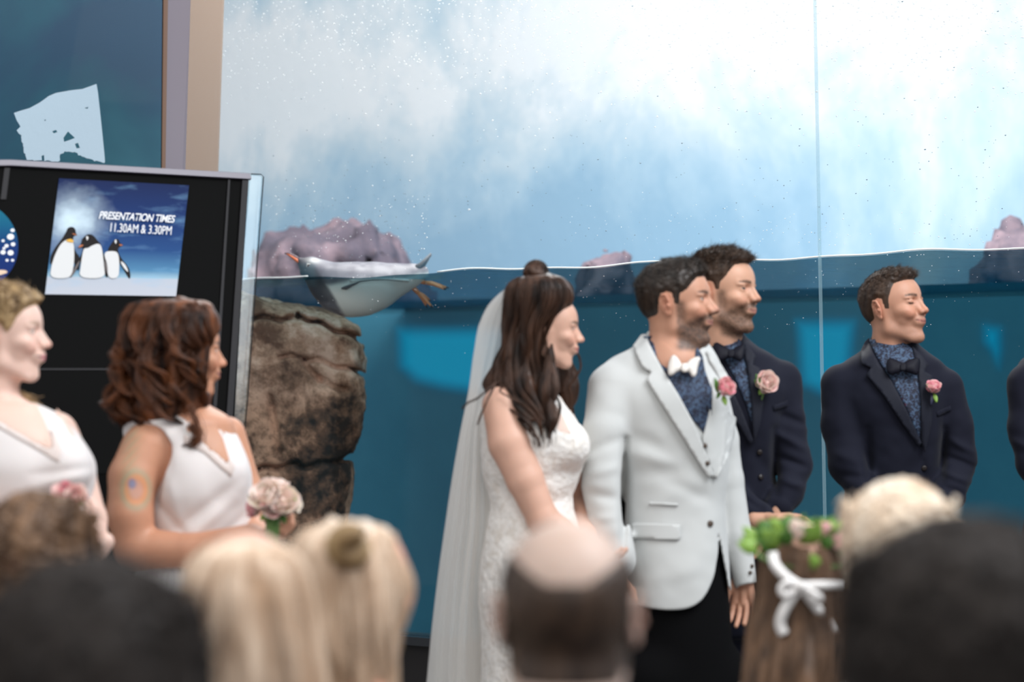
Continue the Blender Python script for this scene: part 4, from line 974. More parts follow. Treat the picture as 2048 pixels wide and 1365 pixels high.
# ---------------------------------------------------------------- groom
D = 6.45
h = Head(P(1350, 611, D), -14, 3, 0, 1.0, smile=.55, nose=.25, eye=.8, lip=.8, brow=1.0, chin=.1)
g = root('person', P(1340, 1400, D) * np.array([1, 1, 0]), 'groom in a white suit jacket and white bow tie beside the bride', 'person')
dark = (.045, .03, .022)
skin_person(g, h, SKM, [(neck(h, P(1345, 735, D + .02)), .02), (chain([P(1345, 735, D), P(1345, 900, D), P(1345, 1150, D)], [.09, .11, .10]), .03),
    (hand(P(1487, 1150, D + .09), P(1487, 1240, D + .08) - P(1487, 1150, D + .09), (-.4, -1, 0), .92, .35, -1), .01), (chain([P(1414, 820, D+.1), P(1450, 960, D+.1), P(1486, 1150, D+.085)], [.03, .026, .024]), .02),
    (chain([P(1235, 810, D-.03), P(1212, 975, D-.1), P(1235, 1150, D-.125)], [.03, .028, .024]), .02), (hand(P(1235, 1150, D - .12), (0, -.1, -1), (.2, -1, 0), .92, .35, 1), .01)],
    bounds([P(1150, 490, D), P(1560, 1270, D)], .0) if False else (np.array([P(1150, 1270, D)[0], D - .35, P(0, 1290, D)[2]]), np.array([P(1560, 0, D)[0], D + .35, P(0, 500, D)[2]])), .003,
    hair=dark, lip=(.42, .18, .15), stub=.85)
eyes(h, g, (.05, .08, .06), (1, -.18, -.12))
short_hair(h, g, HB_DARK, hl_poly(HAIRLINE_M), lambda x, y, z: .18 + .75 * sstep(13, 19, z) + .55 * sstep(18.5, 22, z) * sstep(-4, 6, x), seed=4, n=9000, length=1.3, tuft=.30, rad=.00030, lift=.45, comb=lambda p: np.stack([-.3 + p[:, 0]*.06, p[:, 1]*.02, np.full(len(p), .2)], 1) - np.array([0, 0, 1.0]) * sstep(16, 12, p[:, 2])[:, None])
# jacket
jr = rowsL(D, [(664, 1296, 1404, .055, .03), (680, 1288, 1412, .07, .03), (697, 1262, 1424, .085, .03), (716, 1225, 1436, .10, .03), (740, 1196, 1446, .115, .03), (775, 1186, 1452, .13, .02), (850, 1205, 1458, .14, .02), (940, 1222, 1456, .135, .02), (1000, 1230, 1450, .13, .02), (1060, 1232, 1452, .135, .02), (1130, 1234, 1458, .145, .02), (1190, 1240, 1462, .15, .02), (1240, 1248, 1470, .15, .02)])
JA = Field().u(loft(jr, 2.4)).u(chain([P(1226, 778, D - .03), P(1213, 860, D - .07), P(1207, 975, D - .10), P(1222, 1060, D - .12), P(1240, 1125, D - .13)], [.066, .060, .056, .050, .046]), .022)
JA.u(chain([P(1412, 790, D + .09), P(1440, 880, D + .10), P(1452, 960, D + .10), P(1474, 1070, D + .09), P(1489, 1164, D + .08)], [.058, .050, .046, .038, .031]), .018)
JA.s_(chain([P(1252, 875, D - .26), P(1247, 950, D - .28), P(1243, 1120, D - .30)], [.055, .06, .065]), .014) if False else None
# hem: round left quarter, pointed right quarter, open below the button
hem = [(1100, 500), (1600, 500), (1600, 1163), (1470, 1166), (1473, 1207), (1458, 1180), (1447, 1120), (1438, 1072), (1434, 1068), (1437, 1100), (1429, 1150), (1412, 1190), (1390, 1212), (1360, 1220), (1310, 1218), (1255, 1206), (1200, 1180), (1160, 1200), (1100, 1200)]
hem = smoothpoly(hem, 2)
JA.i(lambda p: polysdf(*pix(p)[:2], hem) * pix(p)[2] / FPX, .004)
JA.d(folds([(1250, 880, 1246, 1100, 9, -.022), (1262, 868, 1330, 900, 16, -.006), (1255, 905, 1350, 930, 14, .005), (1262, 950, 1360, 940, 16, -.004), (1400, 960, 1300, 1010, 22, .004), (1170, 905, 1240, 880, 12, -.006), (1172, 950, 1240, 935, 12, .006), (1172, 985, 1235, 1000, 12, -.007), (1180, 1040, 1235, 1035, 10, .005), (1190, 770, 1250, 830, 20, .003), (1415, 1000, 1330, 960, 14, -.004), (1420, 1060, 1340, 1180, 30, .004), (1280, 1090, 1270, 1200, 22, -.004), (1300, 1160, 1400, 1140, 16, .003)]))
JA.d(wrinkle(.0025, .09, 41)); JA.d(wrinkle(.0009, .03, 42))
jlo = np.array([P(1150, 0, D - .2)[0] - .02, D - .34, P(0, 1235, D)[2]]); jhi = np.array([P(1530, 0, D)[0], D + .32, P(0, 655, D)[2]])
jk = fieldmesh('jacket', JA, jlo, jhi, .0045, g, M_WSUIT); bv = bvh_of(jk)
TR_ = Field().u(loft(rowsL(D + .02, [(1000, 1240, 1445, .11), (1100, 1242, 1450, .12), (1250, 1250, 1462, .13), (1400, 1262, 1468, .12)]))).u(chain([P(1305, 1350, D - .02), P(1300, 1560, D - .02), P(1295, 1815, D)], [.105, .075, .065]), .03).u(chain([P(1415, 1350, D + .06), P(1420, 1560, D + .08), P(1425, 1815, D + .08)], [.105, .075, .065]), .03)
fieldmesh('trousers', TR_, (jlo[0], D - .3, .08), (jhi[0], D + .35, P(0, 990, D)[2]), .012, g, M_BLACK)
sh_ = MB(); 
for x, dd in ((1300, 0), (1430, .08)): sh_.tube([P(x - 40, 1853, D + dd), P(x + 20, 1853, D + dd), P(x + 120, 1862, D + dd - .05)], [.045, .05, .03], 10, .8)
sh_.build('shoes', mat('black_leather', (.01, .01, .01), .3), g, True)
# shirt, waistcoat, lapels laid on the chest
drape('shirt', [(1284, 674), (1292, 700), (1322, 752), (1362, 812), (1409, 868), (1424, 830), (1424, 780), (1410, 742), (1405, 712), (1392, 690), (1340, 668)], bv, .004, .002, M_SHIRT, g, 6)
# collar of the shirt: a standing band around the neck with folded points
def collar(parent, h, D, pts_out, pts_in, m, th=.002):
    a = resample(pts_out, 6, False); b = [np.array(q) for q in pts_in]
    return None
drape('waistcoat', [(1404, 880), (1412, 850), (1424, 800), (1424, 768), (1430, 752), (1446, 770), (1456, 830), (1452, 900), (1440, 950), (1426, 956), (1412, 915)], bv, .008, .003, M_WSUIT, g, 6)
drape('lapel', [(1292, 668), (1299, 690), (1326, 741), (1357, 790), (1388, 848), (1408, 896), (1427, 950), (1418, 957), (1400, 930), (1366, 874), (1330, 818), (1297, 766), (1294, 758), (1303, 745), (1286, 736), (1274, 712), (1266, 692), (1282, 670)], bv, .012, .005, M_WSUIT, g, 5)
drape('lapel', [(1412, 702), (1420, 724), (1436, 752), (1450, 800), (1453, 860), (1446, 910), (1430, 955), (1434, 958), (1456, 915), (1468, 868), (1471, 836), (1455, 822), (1455, 800), (1466, 790), (1458, 756), (1440, 728), (1424, 706)], bv, .012, .005, M_WSUIT, g, 5)
drape('pocket_flap', [(1264, 1048), (1270, 1047), (1360, 1050), (1361, 1077), (1355, 1081), (1266, 1078), (1263, 1074)], bv, .005, .004, M_WSUIT, g, 5)
drape('ticket_flap', [(1298, 1004), (1356, 1008), (1356, 1013), (1298, 1010)], bv, .003, .002, M_WSUIT, g, 4)
button(g, 1420, 1048, bv, M_HORN, .0085)
for x, y in ((1410, 892), (1415, 927)): 
    d = Vector(P(x, y, 1.0) - CAMP).normalized(); q = bv.ray_cast(Vector(CAMP), d); c = np.array(q[0]) - np.array(d) * .014; mb = MB(); mb.tube([c, c - np.array(d)*.004], [.007, .006], 12); mb.build('button', M_HORN, g, True)
for x, y in ((1503, 1133), (1500, 1146)): button(g, x, y, bv, M_HORN, .005)
# shirt collar
def shirt_collar(parent, D, left, right, m, off=.0):
    """folded collar leaves as two small cloth pieces standing round the neck"""
    for poly, dd in (left, right):
        a = [P(x, y, D + dz) for x, y, dz in poly]; o = MB().add(a, [tuple(range(len(a)))]).build('shirt_collar', m, parent); md = o.modifiers.new('t', 'SOLIDIFY'); md.thickness = .004
def collar_ring(parent, c0, c1, rx, ry, hgt, m, gap, tilt=.03, lean=0.0, th=.0035, name='shirt_collar'):
    """collar folded round the neck, open at angle gap (degrees, 0 = picture right, -90 = viewer)"""
    rows = []; n = 40
    for t in (0, .35, .7, 1.0, .75, .3, -.15):
        pass
    for k, (hz, rr) in enumerate(((-.1, 1.0), (.5, .97), (1.0, .95), (1.04, 1.0), (.6, 1.07), (.1, 1.13), (-.25, 1.16))):
        row = []
        for i in range(n + 1):
            a = R(gap) + R(14) + (2*math.pi - R(28)) * i / n; ca = math.cos(a - R(gap))
            base = np.array(c0) + (np.array(c1) - np.array(c0)) * (hz)
            drop = tilt * (ca + 1) / 2 * (1 if k < 4 else 1.0) + (.018 * max(ca, 0) ** 4 if k >= 5 else 0)
            row.append(base + np.array([rx * rr * math.cos(a), ry * rr * math.sin(a), -drop]))
        rows.append(row)
    return sheet(name, rows, m, parent, th)
nb = P(1347, 706, D + .03); nt_ = P(1345, 672, D + .03)
collar_ring(g, nb, nt_, .068, .066, .04, M_SHIRT, -25, .040)
drape('bow_wing', [(1364, 730), (1352, 712), (1344, 711), (1337, 728), (1336, 748), (1342, 753), (1356, 742), (1366, 741)], bv, .03, .003, M_BOWW, g, 3, smooth=1, pillow=.010)
drape('bow_wing', [(1370, 730), (1386, 716), (1402, 714), (1396, 730), (1392, 752), (1386, 755), (1378, 744), (1370, 741)], bv, .03, .003, M_BOWW, g, 3, smooth=1, pillow=.010)
drape('bow_knot', [(1362, 728), (1376, 727), (1377, 744), (1363, 745)], bv, .038, .004, M_BOWW, g, 3, smooth=1, pillow=.005)
boutonniere('pink rose buttonhole on the lapel of the white jacket', 1450, 776, D - .135, .021, (M_PINK, M_PALE), 3, (.45, -.6, .35), (-6, 26), ((1436, 786, 1430, 756, .008, M_LEAF), (1447, 790, 1457, 772, .006, M_LEAF), (1446, 792, 1452, 812, .008, M_LEAFL), (1440, 785, 1433, 798, .006, M_LEAF)))

# ---------------------------------------------------------------- bride
D = 6.3
hb = Head(P(1093, 662, D), 2, -4, 0, .86, male=0, jaw=.86, nose=.0, tip=.15, lip=1.1, smile=.8, eye=.55, cheek=1.1, wide=.97, brow=.6, chin=-.1, ear=0)
b = root('person', P(1060, 1400, D) * np.array([1, 1, 0]), 'bride in an ivory lace gown with long dark curls and a veil', 'person')
armp = [P(1003, 812, D - .10), P(1019, 887, D - .13), P(1050, 960, D - .145), P(1086, 1040, D - .15)]
fore = [P(1086, 1040, D - .15), P(1122, 1062, D - .15), P(1160, 1088, D - .13)]
arm2 = [P(1105, 815, D + .14), P(1140, 905, D + .16), P(1158, 1000, D + .14)]; fore2 = [P(1158, 1000, D + .14), P(1172, 1060, D + .04), P(1176, 1085, D - .06)]
skin_person(b, hb, SKW, [(neck(hb, P(1062, 775, D + .01), .044, .048), .02), (loft(rowsL(D, [(768, 1020, 1092, .05), (785, 985, 1105, .10), (815, 972, 1125, .125), (850, 972, 1135, .12), (900, 975, 1130, .11), (980, 990, 1130, .09)])), .03),
    (chain(armp, [.050, .0535, .047, .040]), .03), (chain(fore, [.040, .033, .026]), .012), (chain(arm2, [.048, .046, .038]), .03), (chain(fore2, [.038, .033, .026]), .01), (hand(P(1160, 1088, D - .13), (1, .1, -.5), (0, .2, 1), .85, .5, 1), .01), (hand(P(1176, 1090, D - .06), (.4, -.5, -.8), (0, -.5, 1), .85, .5, -1), .01)],
    (np.array([P(950, 0, D)[0], D - .32, P(0, 1150, D)[2]]), np.array([P(1290, 0, D)[0], D + .33, P(0, 560, D)[2]])), .003, hair=(.05, .03, .02), lip=(.50, .12, .11))
eyes(hb, b, (.05, .03, .02), (1, 0, -.35))
DR = Field().u(loft(rowsL(D, [(771, 1000, 1080, .07), (785, 978, 1108, .115), (812, 966, 1132, .140), (845, 962, 1156, .150), (885, 962, 1172, .155), (915, 962, 1173, .145), (950, 966, 1160, .13), (1005, 981, 1147, .115), (1060, 972, 1160, .135), (1120, 962, 1182, .165), (1180, 957, 1190, .18), (1280, 962, 1186, .18), (1400, 960, 1180, .19), (1600, 935, 1210, .24), (1860, 850, 1290, .38)])))
bp_ = P(1140, 893, D - .075); DR.u(ell(bp_, (.052, .06, .058)), .03).u(ell(P(1128, 893, D + .08), (.055, .06, .058)), .03)
DR.s_(chain([armp[0] + np.array([-.01, -.01, .01]), armp[1]], [.054, .055]), .004)
DR.d(wrinkle(.0016, .022, 51)).d(wrinkle(.001, .009, 52))
DR.d(folds([(1165, 930, 1080, 960, 10, -.004), (1150, 960, 1090, 985, 10, .004), (985, 960, 1040, 1010, 10, -.005), (980, 990, 1050, 1050, 12, .004), (1150, 990, 1100, 1010, 9, -.004)]))
dress = fieldmesh('gown', DR, (P(830, 0, D)[0], D - .42, .012), (P(1310, 0, D)[0], D + .42, P(0, 768, D)[2]), .0065, b, M_LACE)
bvd = bvh_of(dress)
drape('neckline_skin', [(1090, 780), (1106, 800), (1128, 838), (1142, 868), (1122, 872), (1100, 850), (1085, 820)], bvd, .0015, .0008, mat('illusion_tulle', (.74, .56, .48), .7), b, 6)
drape('shoulder_strap', [(968, 828), (975, 800), (990, 783), (1010, 778), (1030, 790), (1040, 830), (1046, 845), (1052, 830), (1044, 790), (1020, 768), (996, 766), (974, 786), (962, 815)], bvh_of(dress), .006, .003, M_LACE, b, 5)
# hair of the bride
HR = [(548, 1058, 1104, .035, .0), (553, 1040, 1122, .062, .0), (566, 1022, 1140, .082, .0), (590, 1013, 1150, .094, .0), (612, 1011, 1144, .096, .0), (636, 1011, 1122, .094, .0), (665, 1008, 1104, .092, .0), (700, 1003, 1096, .09, -.005), (735, 988, 1098, .092, -.01), (770, 974, 1106, .095, -.03), (800, 985, 1110, .09, -.06), (840, 1035, 1112, .055, -.12), (884, 1072, 1100, .025, -.15)]
def cutface(hd, front=3.4, poly=None):
    fp = [(front - .6, 2), (front, 6), (front + .1, 9), (front + .3, 12.5), (front + 1.2, 15.0), (front + 2.8, 17.4), (front + 4.0, 18.8), (16, 20.2), (16, 2)]
    fp = poly or fp
    def f(p): l = hd.loc(p); return polysdf(l[:, 0], l[:, 2], fp) * hd.s
    return f
FPB = [(-.6, 1), (.6, 5), (2.0, 9), (3.2, 13.0), (4.6, 16.2), (6.6, 18.8), (9, 20.3), (16, 20.6), (16, 1)]
hm = hair_mass('hair', HR[:-1], D, b, HB_BRIDE, .006, .005, .006, 3, extra=lambda f: f.s_(cutface(hb, 0, FPB), .006), s=.022)
def filt(o, hd, front=3.2):
    """drop strand points that cross the face by pulling them back to the hairline"""
    me = o.data; n = len(me.points); a = np.zeros(n*3, np.float32); me.attributes['position'].data.foreach_get('vector', a); p = a.reshape(-1, 3).astype(float)
    f = cutface(hd, front); 
    for _ in range(3):
        d = f(p); ins = d < .001; 
        if not ins.any(): break
        e = .001; gr = np.stack([f(p[ins] + np.eye(3)[k]*e) - d[ins] for k in range(3)], 1) / e; p[ins] += gr * (-d[ins] + .002)[:, None]
    me.attributes['position'].data.foreach_set('vector', p.astype(np.float32).ravel())
hair_flow('hair_locks', HR, D, hm, HB_BRIDE, 12000, 64, .007, .5, 34, 5, .00055, 30, (.72, 1.0), (0, .12), reject=cutface(hb, 0, FPB))
HR2 = [(720, 1100, 1140, .03, .10), (745, 1100, 1152, .04, .10), (780, 1108, 1150, .04, .09), (815, 1115, 1145, .03, .07), (840, 1118, 1138, .02, .05)]
hair_flow('hair_locks', HR2, D, hm, HB_BRIDE, 1500, 12, .010, .6, 40, 6, .0006, 24, (.7, 1.0), (0, .1))
hair_flow('hair_locks', [(680, 1092, 1104, .03, -.07), (740, 1088, 1112, .03, -.09), (800, 1082, 1112, .03, -.12), (850, 1080, 1116, .02, -.15), (882, 1084, 1106, .012, -.16)], D, hm, HB_BRIDE, 1500, 9, .012, .5, 36, 16, .0006, 26, (.8, 1.0), (0, .3))
# stray curls and loose strand
def strands_px(name, paths, D, parent, m, n=14, jit=.0025, rad=.0006, seed=1):
    rs = np.random.RandomState(seed); out = []; K = 28
    for path in paths:
        q = np.array([P(x, y, D + dd) for x, y, dd in path]); t = np.linspace(0, len(q)-1, K); c = cubic(np.arange(len(q)), q)(t)
        for _ in range(n): out.append(c + rs.normal(0, jit, 3) + np.cumsum(rs.normal(0, jit*.18, (K, 3)), 0))
    return curves_obj(name, np.array(out), rad, parent, m)
strands_px('loose_strands', [[(1148, 700, .03), (1158, 715, .03), (1161, 735, .03), (1152, 755, .03), (1142, 768, .03), (1138, 780, .03)], [(1130, 735, .03), (1136, 750, .04), (1130, 770, .03)]], D, hm, HB_BRIDE, 14, .0015)
strands_px('loose_strands', [[(1000, 760, -.1), (975, 780, -.13), (955, 797, -.14), (936, 806, -.14), (925, 818, -.12)], [(1010, 770, -.12), (1000, 782, -.15), (1020, 795, -.16), (1045, 806, -.16)], [(990, 770, -.12), (975, 800, -.15), (962, 830, -.16), (955, 850, -.15)]], D, hm, HB_BRIDE, 10, .0012, .0005, 2)
bun = Field().u(ell(P(1072, 548, D), (.030, .032, .026))).u(ell(P(1064, 541, D - .01), (.018, .02, .016)), .008).u(ell(P(1082, 552, D - .01), (.018, .02, .018)), .008).d(wrinkle(.006, .018, 8)); c = P(1072, 548, D)
bo = fieldmesh('hair_bun', bun, c - .06, c + .06, .003, b, HB_BRIDE)
rs_ = np.random.RandomState(2); bs_ = []
for i in range(700):
    a0, a1 = rs_.uniform(0, 6.28), rs_.uniform(-1.2, 1.2); n = np.array([math.cos(a0)*math.cos(a1), math.sin(a0)*math.cos(a1), math.sin(a1)]); t = np.cross(n, rs_.normal(0, 1, 3)); t /= np.linalg.norm(t)
    bs_.append([c + n*(.028 + .006*math.sin(k*.5)) * math.cos(k*.16) + t*.03*math.sin(k*.16) + np.array([0, 0, .004]) for k in range(10)])
curves_obj('bun_strands', np.array(bs_), .0006, bo, HB_BRIDE)
# veil: soft gathered tulle, two layers
def veil(rows, D, seed, amp, name, folds_=9, dd=.0):
    rv = np.random.RandomState(int(seed * 10)); wf = rv.uniform(3, 16, 5); wp = rv.uniform(0, 6, 5); wa = rv.uniform(.4, 1, 5) / (1 + wf * .08); g_ = cubic([r[0] for r in rows], [r[1:] for r in rows]); out = []; nj = 60
    for y in np.concatenate([np.linspace(568, 620, 10), np.linspace(632, 1864, 60)]):
        l, r_, bk = g_(np.array([y]))[0]; row = []; e = min(1, (y - 566) / 500)
        for j in range(nj):
            s = j / (nj - 1); ang = math.pi * (s - .5); x = l + (r_ - l) * s
            dep = D + bk - .10 * math.cos(ang) * e - .02 + amp * e * sum(wa[k] * math.sin(wf[k] * (s + .06*math.sin(y*.004 + k)) * 2 + wp[k]) for k in range(5)) * .8 + dd
            row.append(P(x, min(y, 1855), dep))
        out.append(row)
    return sheet(name, out, M_VEIL, b)
VR = [(568, 1028, 1037, .02), (580, 1008, 1038, .03), (600, 985, 1030, .04), (640, 961, 1022, .06), (700, 948, 1012, .08), (780, 937, 992, .09), (860, 921, 978, .10), (950, 905, 985, .11), (1050, 890, 992, .12), (1150, 876, 985, .12), (1260, 863, 985, .12), (1365, 853, 990, .12), (1864, 790, 1010, .14)]
veil(VR, D, .4, .012, 'veil', 7); veil([(r[0], r[1] + 2, r[2] + 6, r[3] + .05) for r in VR], D, 2.1, .014, 'veil_underlayer', 5)
# ---------------------------------------------------------------- groomsman with the short beard, half behind the groom
D = 6.8
h = Head(P(1446, 588, D), -30, 1, 0, 1.0, smile=.75, nose=-.1, tip=.2, eye=.6, lip=.7, brow=1.1, jaw=1.06, chin=.15, wide=1.03)
A = root('person', P(1470, 1400, D) * np.array([1, 1, 0]), 'bearded groomsman in a navy suit standing behind the groom', 'person')
skin_person(A, h, (.58, .32, .215), [(neck(h, P(1445, 735, D + .03), .06, .068), .02), (chain([P(1455, 735, D+.05), P(1465, 900, D+.05), P(1465, 1150, D+.05)], [.08, .10, .09]), .03),
    (chain([P(1555, 790, D+.03), P(1580, 925, D-.02), P(1572, 985, D-.08), P(1556, 1020, D-.12)], [.03, .028, .026, .024]), .02), (chain([P(1395, 790, D+.04), P(1418, 955, D-.07), P(1470, 1005, D-.13), P(1528, 1040, D-.19)], [.03, .028, .026, .024]), .02),
    (hand(P(1528, 1040, D - .205), (1, -.12, .02), (0, -.5, -1), .86, .25, 1), .008), (hand(P(1548, 1036, D - .13), (-.35, -.1, -1), (-.3, -1, 0), .9, .5, -1), .006)],
    (np.array([P(1370, 0, D)[0], D - .4, P(0, 1170, D)[2]]), np.array([P(1640, 0, D)[0], D + .3, P(0, 480, D)[2]])), .003, hair=(.075, .042, .026), lip=(.45, .19, .15), stub=.8)
eyes(h, A, (.05, .07, .07), (1, -.4, 0))
HLA = [(-14, 7.2), (-7.0, 7.2), (-5.2, 7.6), (-3.6, 8.6), (-3.0, 12), (-2.2, 14.3), (-.8, 15.0), (.5, 14.6), (1.1, 12.6), (2.3, 12.5), (2.7, 14.6), (4.2, 16.2), (5.0, 17.8), (5.8, 19.3), (7.2, 19.8), (13, 19.6), (13, 29), (-14, 29)]
short_hair(h, A, HB_BROWN, hl_poly(HLA), lambda x, y, z: .25 + .9 * sstep(13, 19, z) + .75 * sstep(19, 22, z), seed=14, n=9000, length=1.1, tuft=.22, rad=.00032, lift=.28, comb=lambda p: np.stack([.6 + p[:, 0]*.04, p[:, 1]*.1, .5 + 0*p[:, 0]], 1) * sstep(14, 19, p[:, 2])[:, None] - np.array([.3, 0, 1.0]) * sstep(18, 14, p[:, 2])[:, None])
def suit(who, D, rows, arms, cut, fold, box, n=2.3, extra=None, m=None, hh=.0048):
    J = Field().u(loft(rowsL(D, rows), n))
    for pts, rad in arms: J.u(chain(pts, rad, .02), .018)
    if extra: extra(J)
    if cut: J.i(lambda p: polysdf(*pix(p)[:2], cut) * pix(p)[2] / FPX, .004)
    J.d(folds([(a, b, c, d, e, f * 1.6 if abs(f) < .01 else f) for a, b, c, d, e, f in fold])); J.d(wrinkle(.004, .075, 71)).d(wrinkle(.0012, .028, 72))
    lo = np.array([P(box[0], 0, D)[0], D - .42, P(0, box[3], D)[2]]); hi = np.array([P(box[1], 0, D)[0], D + .36, P(0, box[2], D)[2]])
    o = fieldmesh('jacket', J, lo, hi, hh, who, m or M_NAVY); return o, bvh_of(o)
def trousers(who, D, x0, x1, ytop, zoff=0):
    xm = (x0 + x1) / 2; yf = 793 + CAMZ / D * FPX
    T = Field().u(loft(rowsL(D, [(ytop, x0, x1, .12), ((ytop + 1250) / 2, x0 - 6, x1 + 6, .135), (1270, x0, x1, .13)]))).u(chain([P(x0 + 50, 1230, D), P(x0 + 44, 1520, D - .02), P(x0 + 36, yf - 50, D + .01)], [.10, .075, .065]), .03).u(chain([P(x1 - 50, 1230, D + .03), P(x1 - 42, 1520, D), P(x1 - 34, yf - 50, D + .03)], [.10, .075, .065]), .03)
    fieldmesh('trousers', T, (P(x0 - 60, 0, D)[0], D - .3, .07), (P(x1 + 60, 0, D)[0], D + .3, P(0, ytop, D)[2]), .013, who, M_NAVY)
    s = MB(); 
    for x in (x0 + 36, x1 - 34): s.tube([P(x - 12, yf - 14, D + .05), P(x + 5, yf - 14, D - .05), P(x + 22, yf - 8, D - .2)], [.045, .05, .03], 10, .75)
    s.build('shoes', mat('black_leather', (.01, .01, .01), .3), who, True)
jk, bv = suit(A, D, [(663, 1400, 1484, .055, .05), (678, 1392, 1496, .07, .05), (694, 1384, 1516, .085, .04), (712, 1372, 1548, .10, .04), (735, 1366, 1568, .115, .04), (770, 1366, 1578, .13, .03), (850, 1378, 1572, .14, .02), (930, 1388, 1562, .13, .02), (1000, 1394, 1560, .13, .02), (1080, 1390, 1566, .14, .02), (1160, 1388, 1570, .145, .02)],
    [([P(1560, 762, D + .02), P(1572, 850, D), P(1583, 928, D - .03), P(1574, 985, D - .08), P(1560, 1012, D - .11)], [.060, .056, .053, .045, .038]), ([P(1394, 780, D + .02), P(1400, 880, D - .02), P(1418, 955, D - .07), P(1470, 1005, D - .13), P(1520, 1036, D - .18)], [.058, .054, .053, .045, .036])],
    None, [(1548, 860, 1552, 990, 9, -.014), (1560, 830, 1610, 850, 9, -.006), (1560, 870, 1615, 900, 9, .006), (1560, 915, 1612, 935, 8, -.007), (1565, 960, 1605, 975, 8, .006), (1530, 1000, 1545, 1040, 8, .004), (1505, 900, 1550, 960, 14, -.004), (1470, 985, 1520, 1020, 7, -.005)], (1350, 1660, 650, 1175))
trousers(A, D + .03, 1400, 1560, 1080)
drape('shirt', [(1400, 678), (1430, 684), (1452, 722), (1474, 765), (1494, 812), (1505, 852), (1503, 800), (1496, 750), (1486, 705), (1480, 680), (1450, 665)], bv, .004, .002, M_SHIRT, A, 5)
drape('lapel', [(1382, 676), (1402, 674), (1418, 700), (1440, 738), (1462, 776), (1484, 822), (1506, 880), (1500, 890), (1478, 852), (1452, 812), (1430, 782), (1425, 770), (1400, 720), (1384, 700)], bv, .012, .005, M_NAVY_L, A, 5)
drape('lapel', [(1484, 684), (1498, 694), (1512, 714), (1505, 730), (1518, 737), (1528, 756), (1528, 800), (1520, 850), (1508, 890), (1505, 850), (1503, 800), (1497, 750), (1488, 706)], bv, .012, .005, M_NAVY_L, A, 5)
drape('breast_pocket', [(1545, 812), (1575, 802), (1577, 812), (1547, 822)], bv, .004, .003, M_NAVY, A, 4)
button(A, 1519, 905, bv, M_BUTTON, .008); button(A, 1521, 955, bv, M_BUTTON, .008)
collar_ring(A, P(1450, 708, D + .045), P(1447, 678, D + .045), .070, .068, .04, M_SHIRT, -40, .040)
drape('bow_wing', [(1462, 702), (1446, 692), (1430, 684), (1424, 700), (1428, 724), (1446, 722), (1462, 714)], bv, .032, .004, M_BOWB, A, 3, smooth=1, pillow=.010)
drape('bow_wing', [(1462, 702), (1474, 694), (1491, 686), (1489, 704), (1484, 724), (1472, 720), (1462, 714)], bv, .032, .004, M_BOWB, A, 3, smooth=1, pillow=.010)
drape('bow_knot', [(1456, 700), (1469, 700), (1468, 716), (1456, 716)], bv, .040, .004, M_BOWB, A, 3, smooth=1)
boutonniere('large pale pink rose buttonhole on the navy lapel behind the groom', 1532, 767, D - .13, .026, (M_BLUSH, M_PALE, M_BLUSH), 7, (.25, -.8, .25), (-9, 34), ((1524, 772, 1508, 760, .010, M_LEAF), (1520, 776, 1512, 748, .008, M_LEAF), (1524, 780, 1518, 790, .008, M_LEAFL)))

# ---------------------------------------------------------------- groomsman with closed eyes
D = 7.3
h = Head(P(1786, 620, D), -37, 9, 0, 1.0, smile=.85, closed=1, nose=.0, lip=.6, brow=.75, jaw=1.0, eye=0)
Bm = root('person', P(1785, 1400, D) * np.array([1, 1, 0]), 'smiling groomsman with closed eyes in a navy suit, to the right of the glass joint', 'person')
skin_person(Bm, h, (.55, .28, .185), [(neck(h, P(1783, 738, D + .02), .056, .066), .02), (chain([P(1790, 740, D+.03), P(1788, 900, D+.03), P(1784, 1150, D+.03)], [.08, .10, .09]), .03),
    (chain([P(1690, 790, D), P(1695, 935, D-.05), P(1800, 1045, D-.2)], [.03, .028, .024]), .02), (chain([P(1890, 790, D), P(1912, 930, D), P(1850, 1040, D-.18)], [.03, .028, .024]), .02),
    (hand(P(1800, 1045, D - .2), (.9, -.1, -.6), (0, -1, 0), .9, .4, 1), .008), (hand(P(1848, 1042, D - .19), (-.8, -.1, -.7), (0, -1, 0), .9, .4, -1), .006)],
    (np.array([P(1620, 0, D)[0], D - .4, P(0, 1130, D)[2]]), np.array([P(1975, 0, D)[0], D + .3, P(0, 510, D)[2]])), .003, hair=(.06, .035, .024), lip=(.40, .15, .12), stub=.26)
HLB = [(-14, 7.0), (-7.0, 7.0), (-5.2, 7.4), (-3.6, 8.6), (-3.0, 12), (-2.2, 14.3), (-.8, 15.0), (.5, 14.6), (1.1, 11.4), (2.3, 11.3), (2.9, 14.5), (3.6, 16.5), (4.4, 18.6), (6.6, 19.2), (8.0, 19.4), (13, 19.2), (13, 29), (-14, 29)]
short_hair(h, Bm, HB_BROWN, hl_poly(HLB), lambda x, y, z: .15 + .65 * sstep(13, 19, z) + .8 * sstep(19, 22, z) * sstep(-7, 5, x), seed=24, n=9000, length=1.2, tuft=.25, rad=.00030, lift=.35, comb=lambda p: np.stack([1.0 + 0*p[:, 0], p[:, 1]*.05 + .3, .4 + 0*p[:, 0]], 1) * sstep(15, 20, p[:, 2])[:, None] - np.array([.3, 0, 1.0]) * sstep(19, 15, p[:, 2])[:, None])
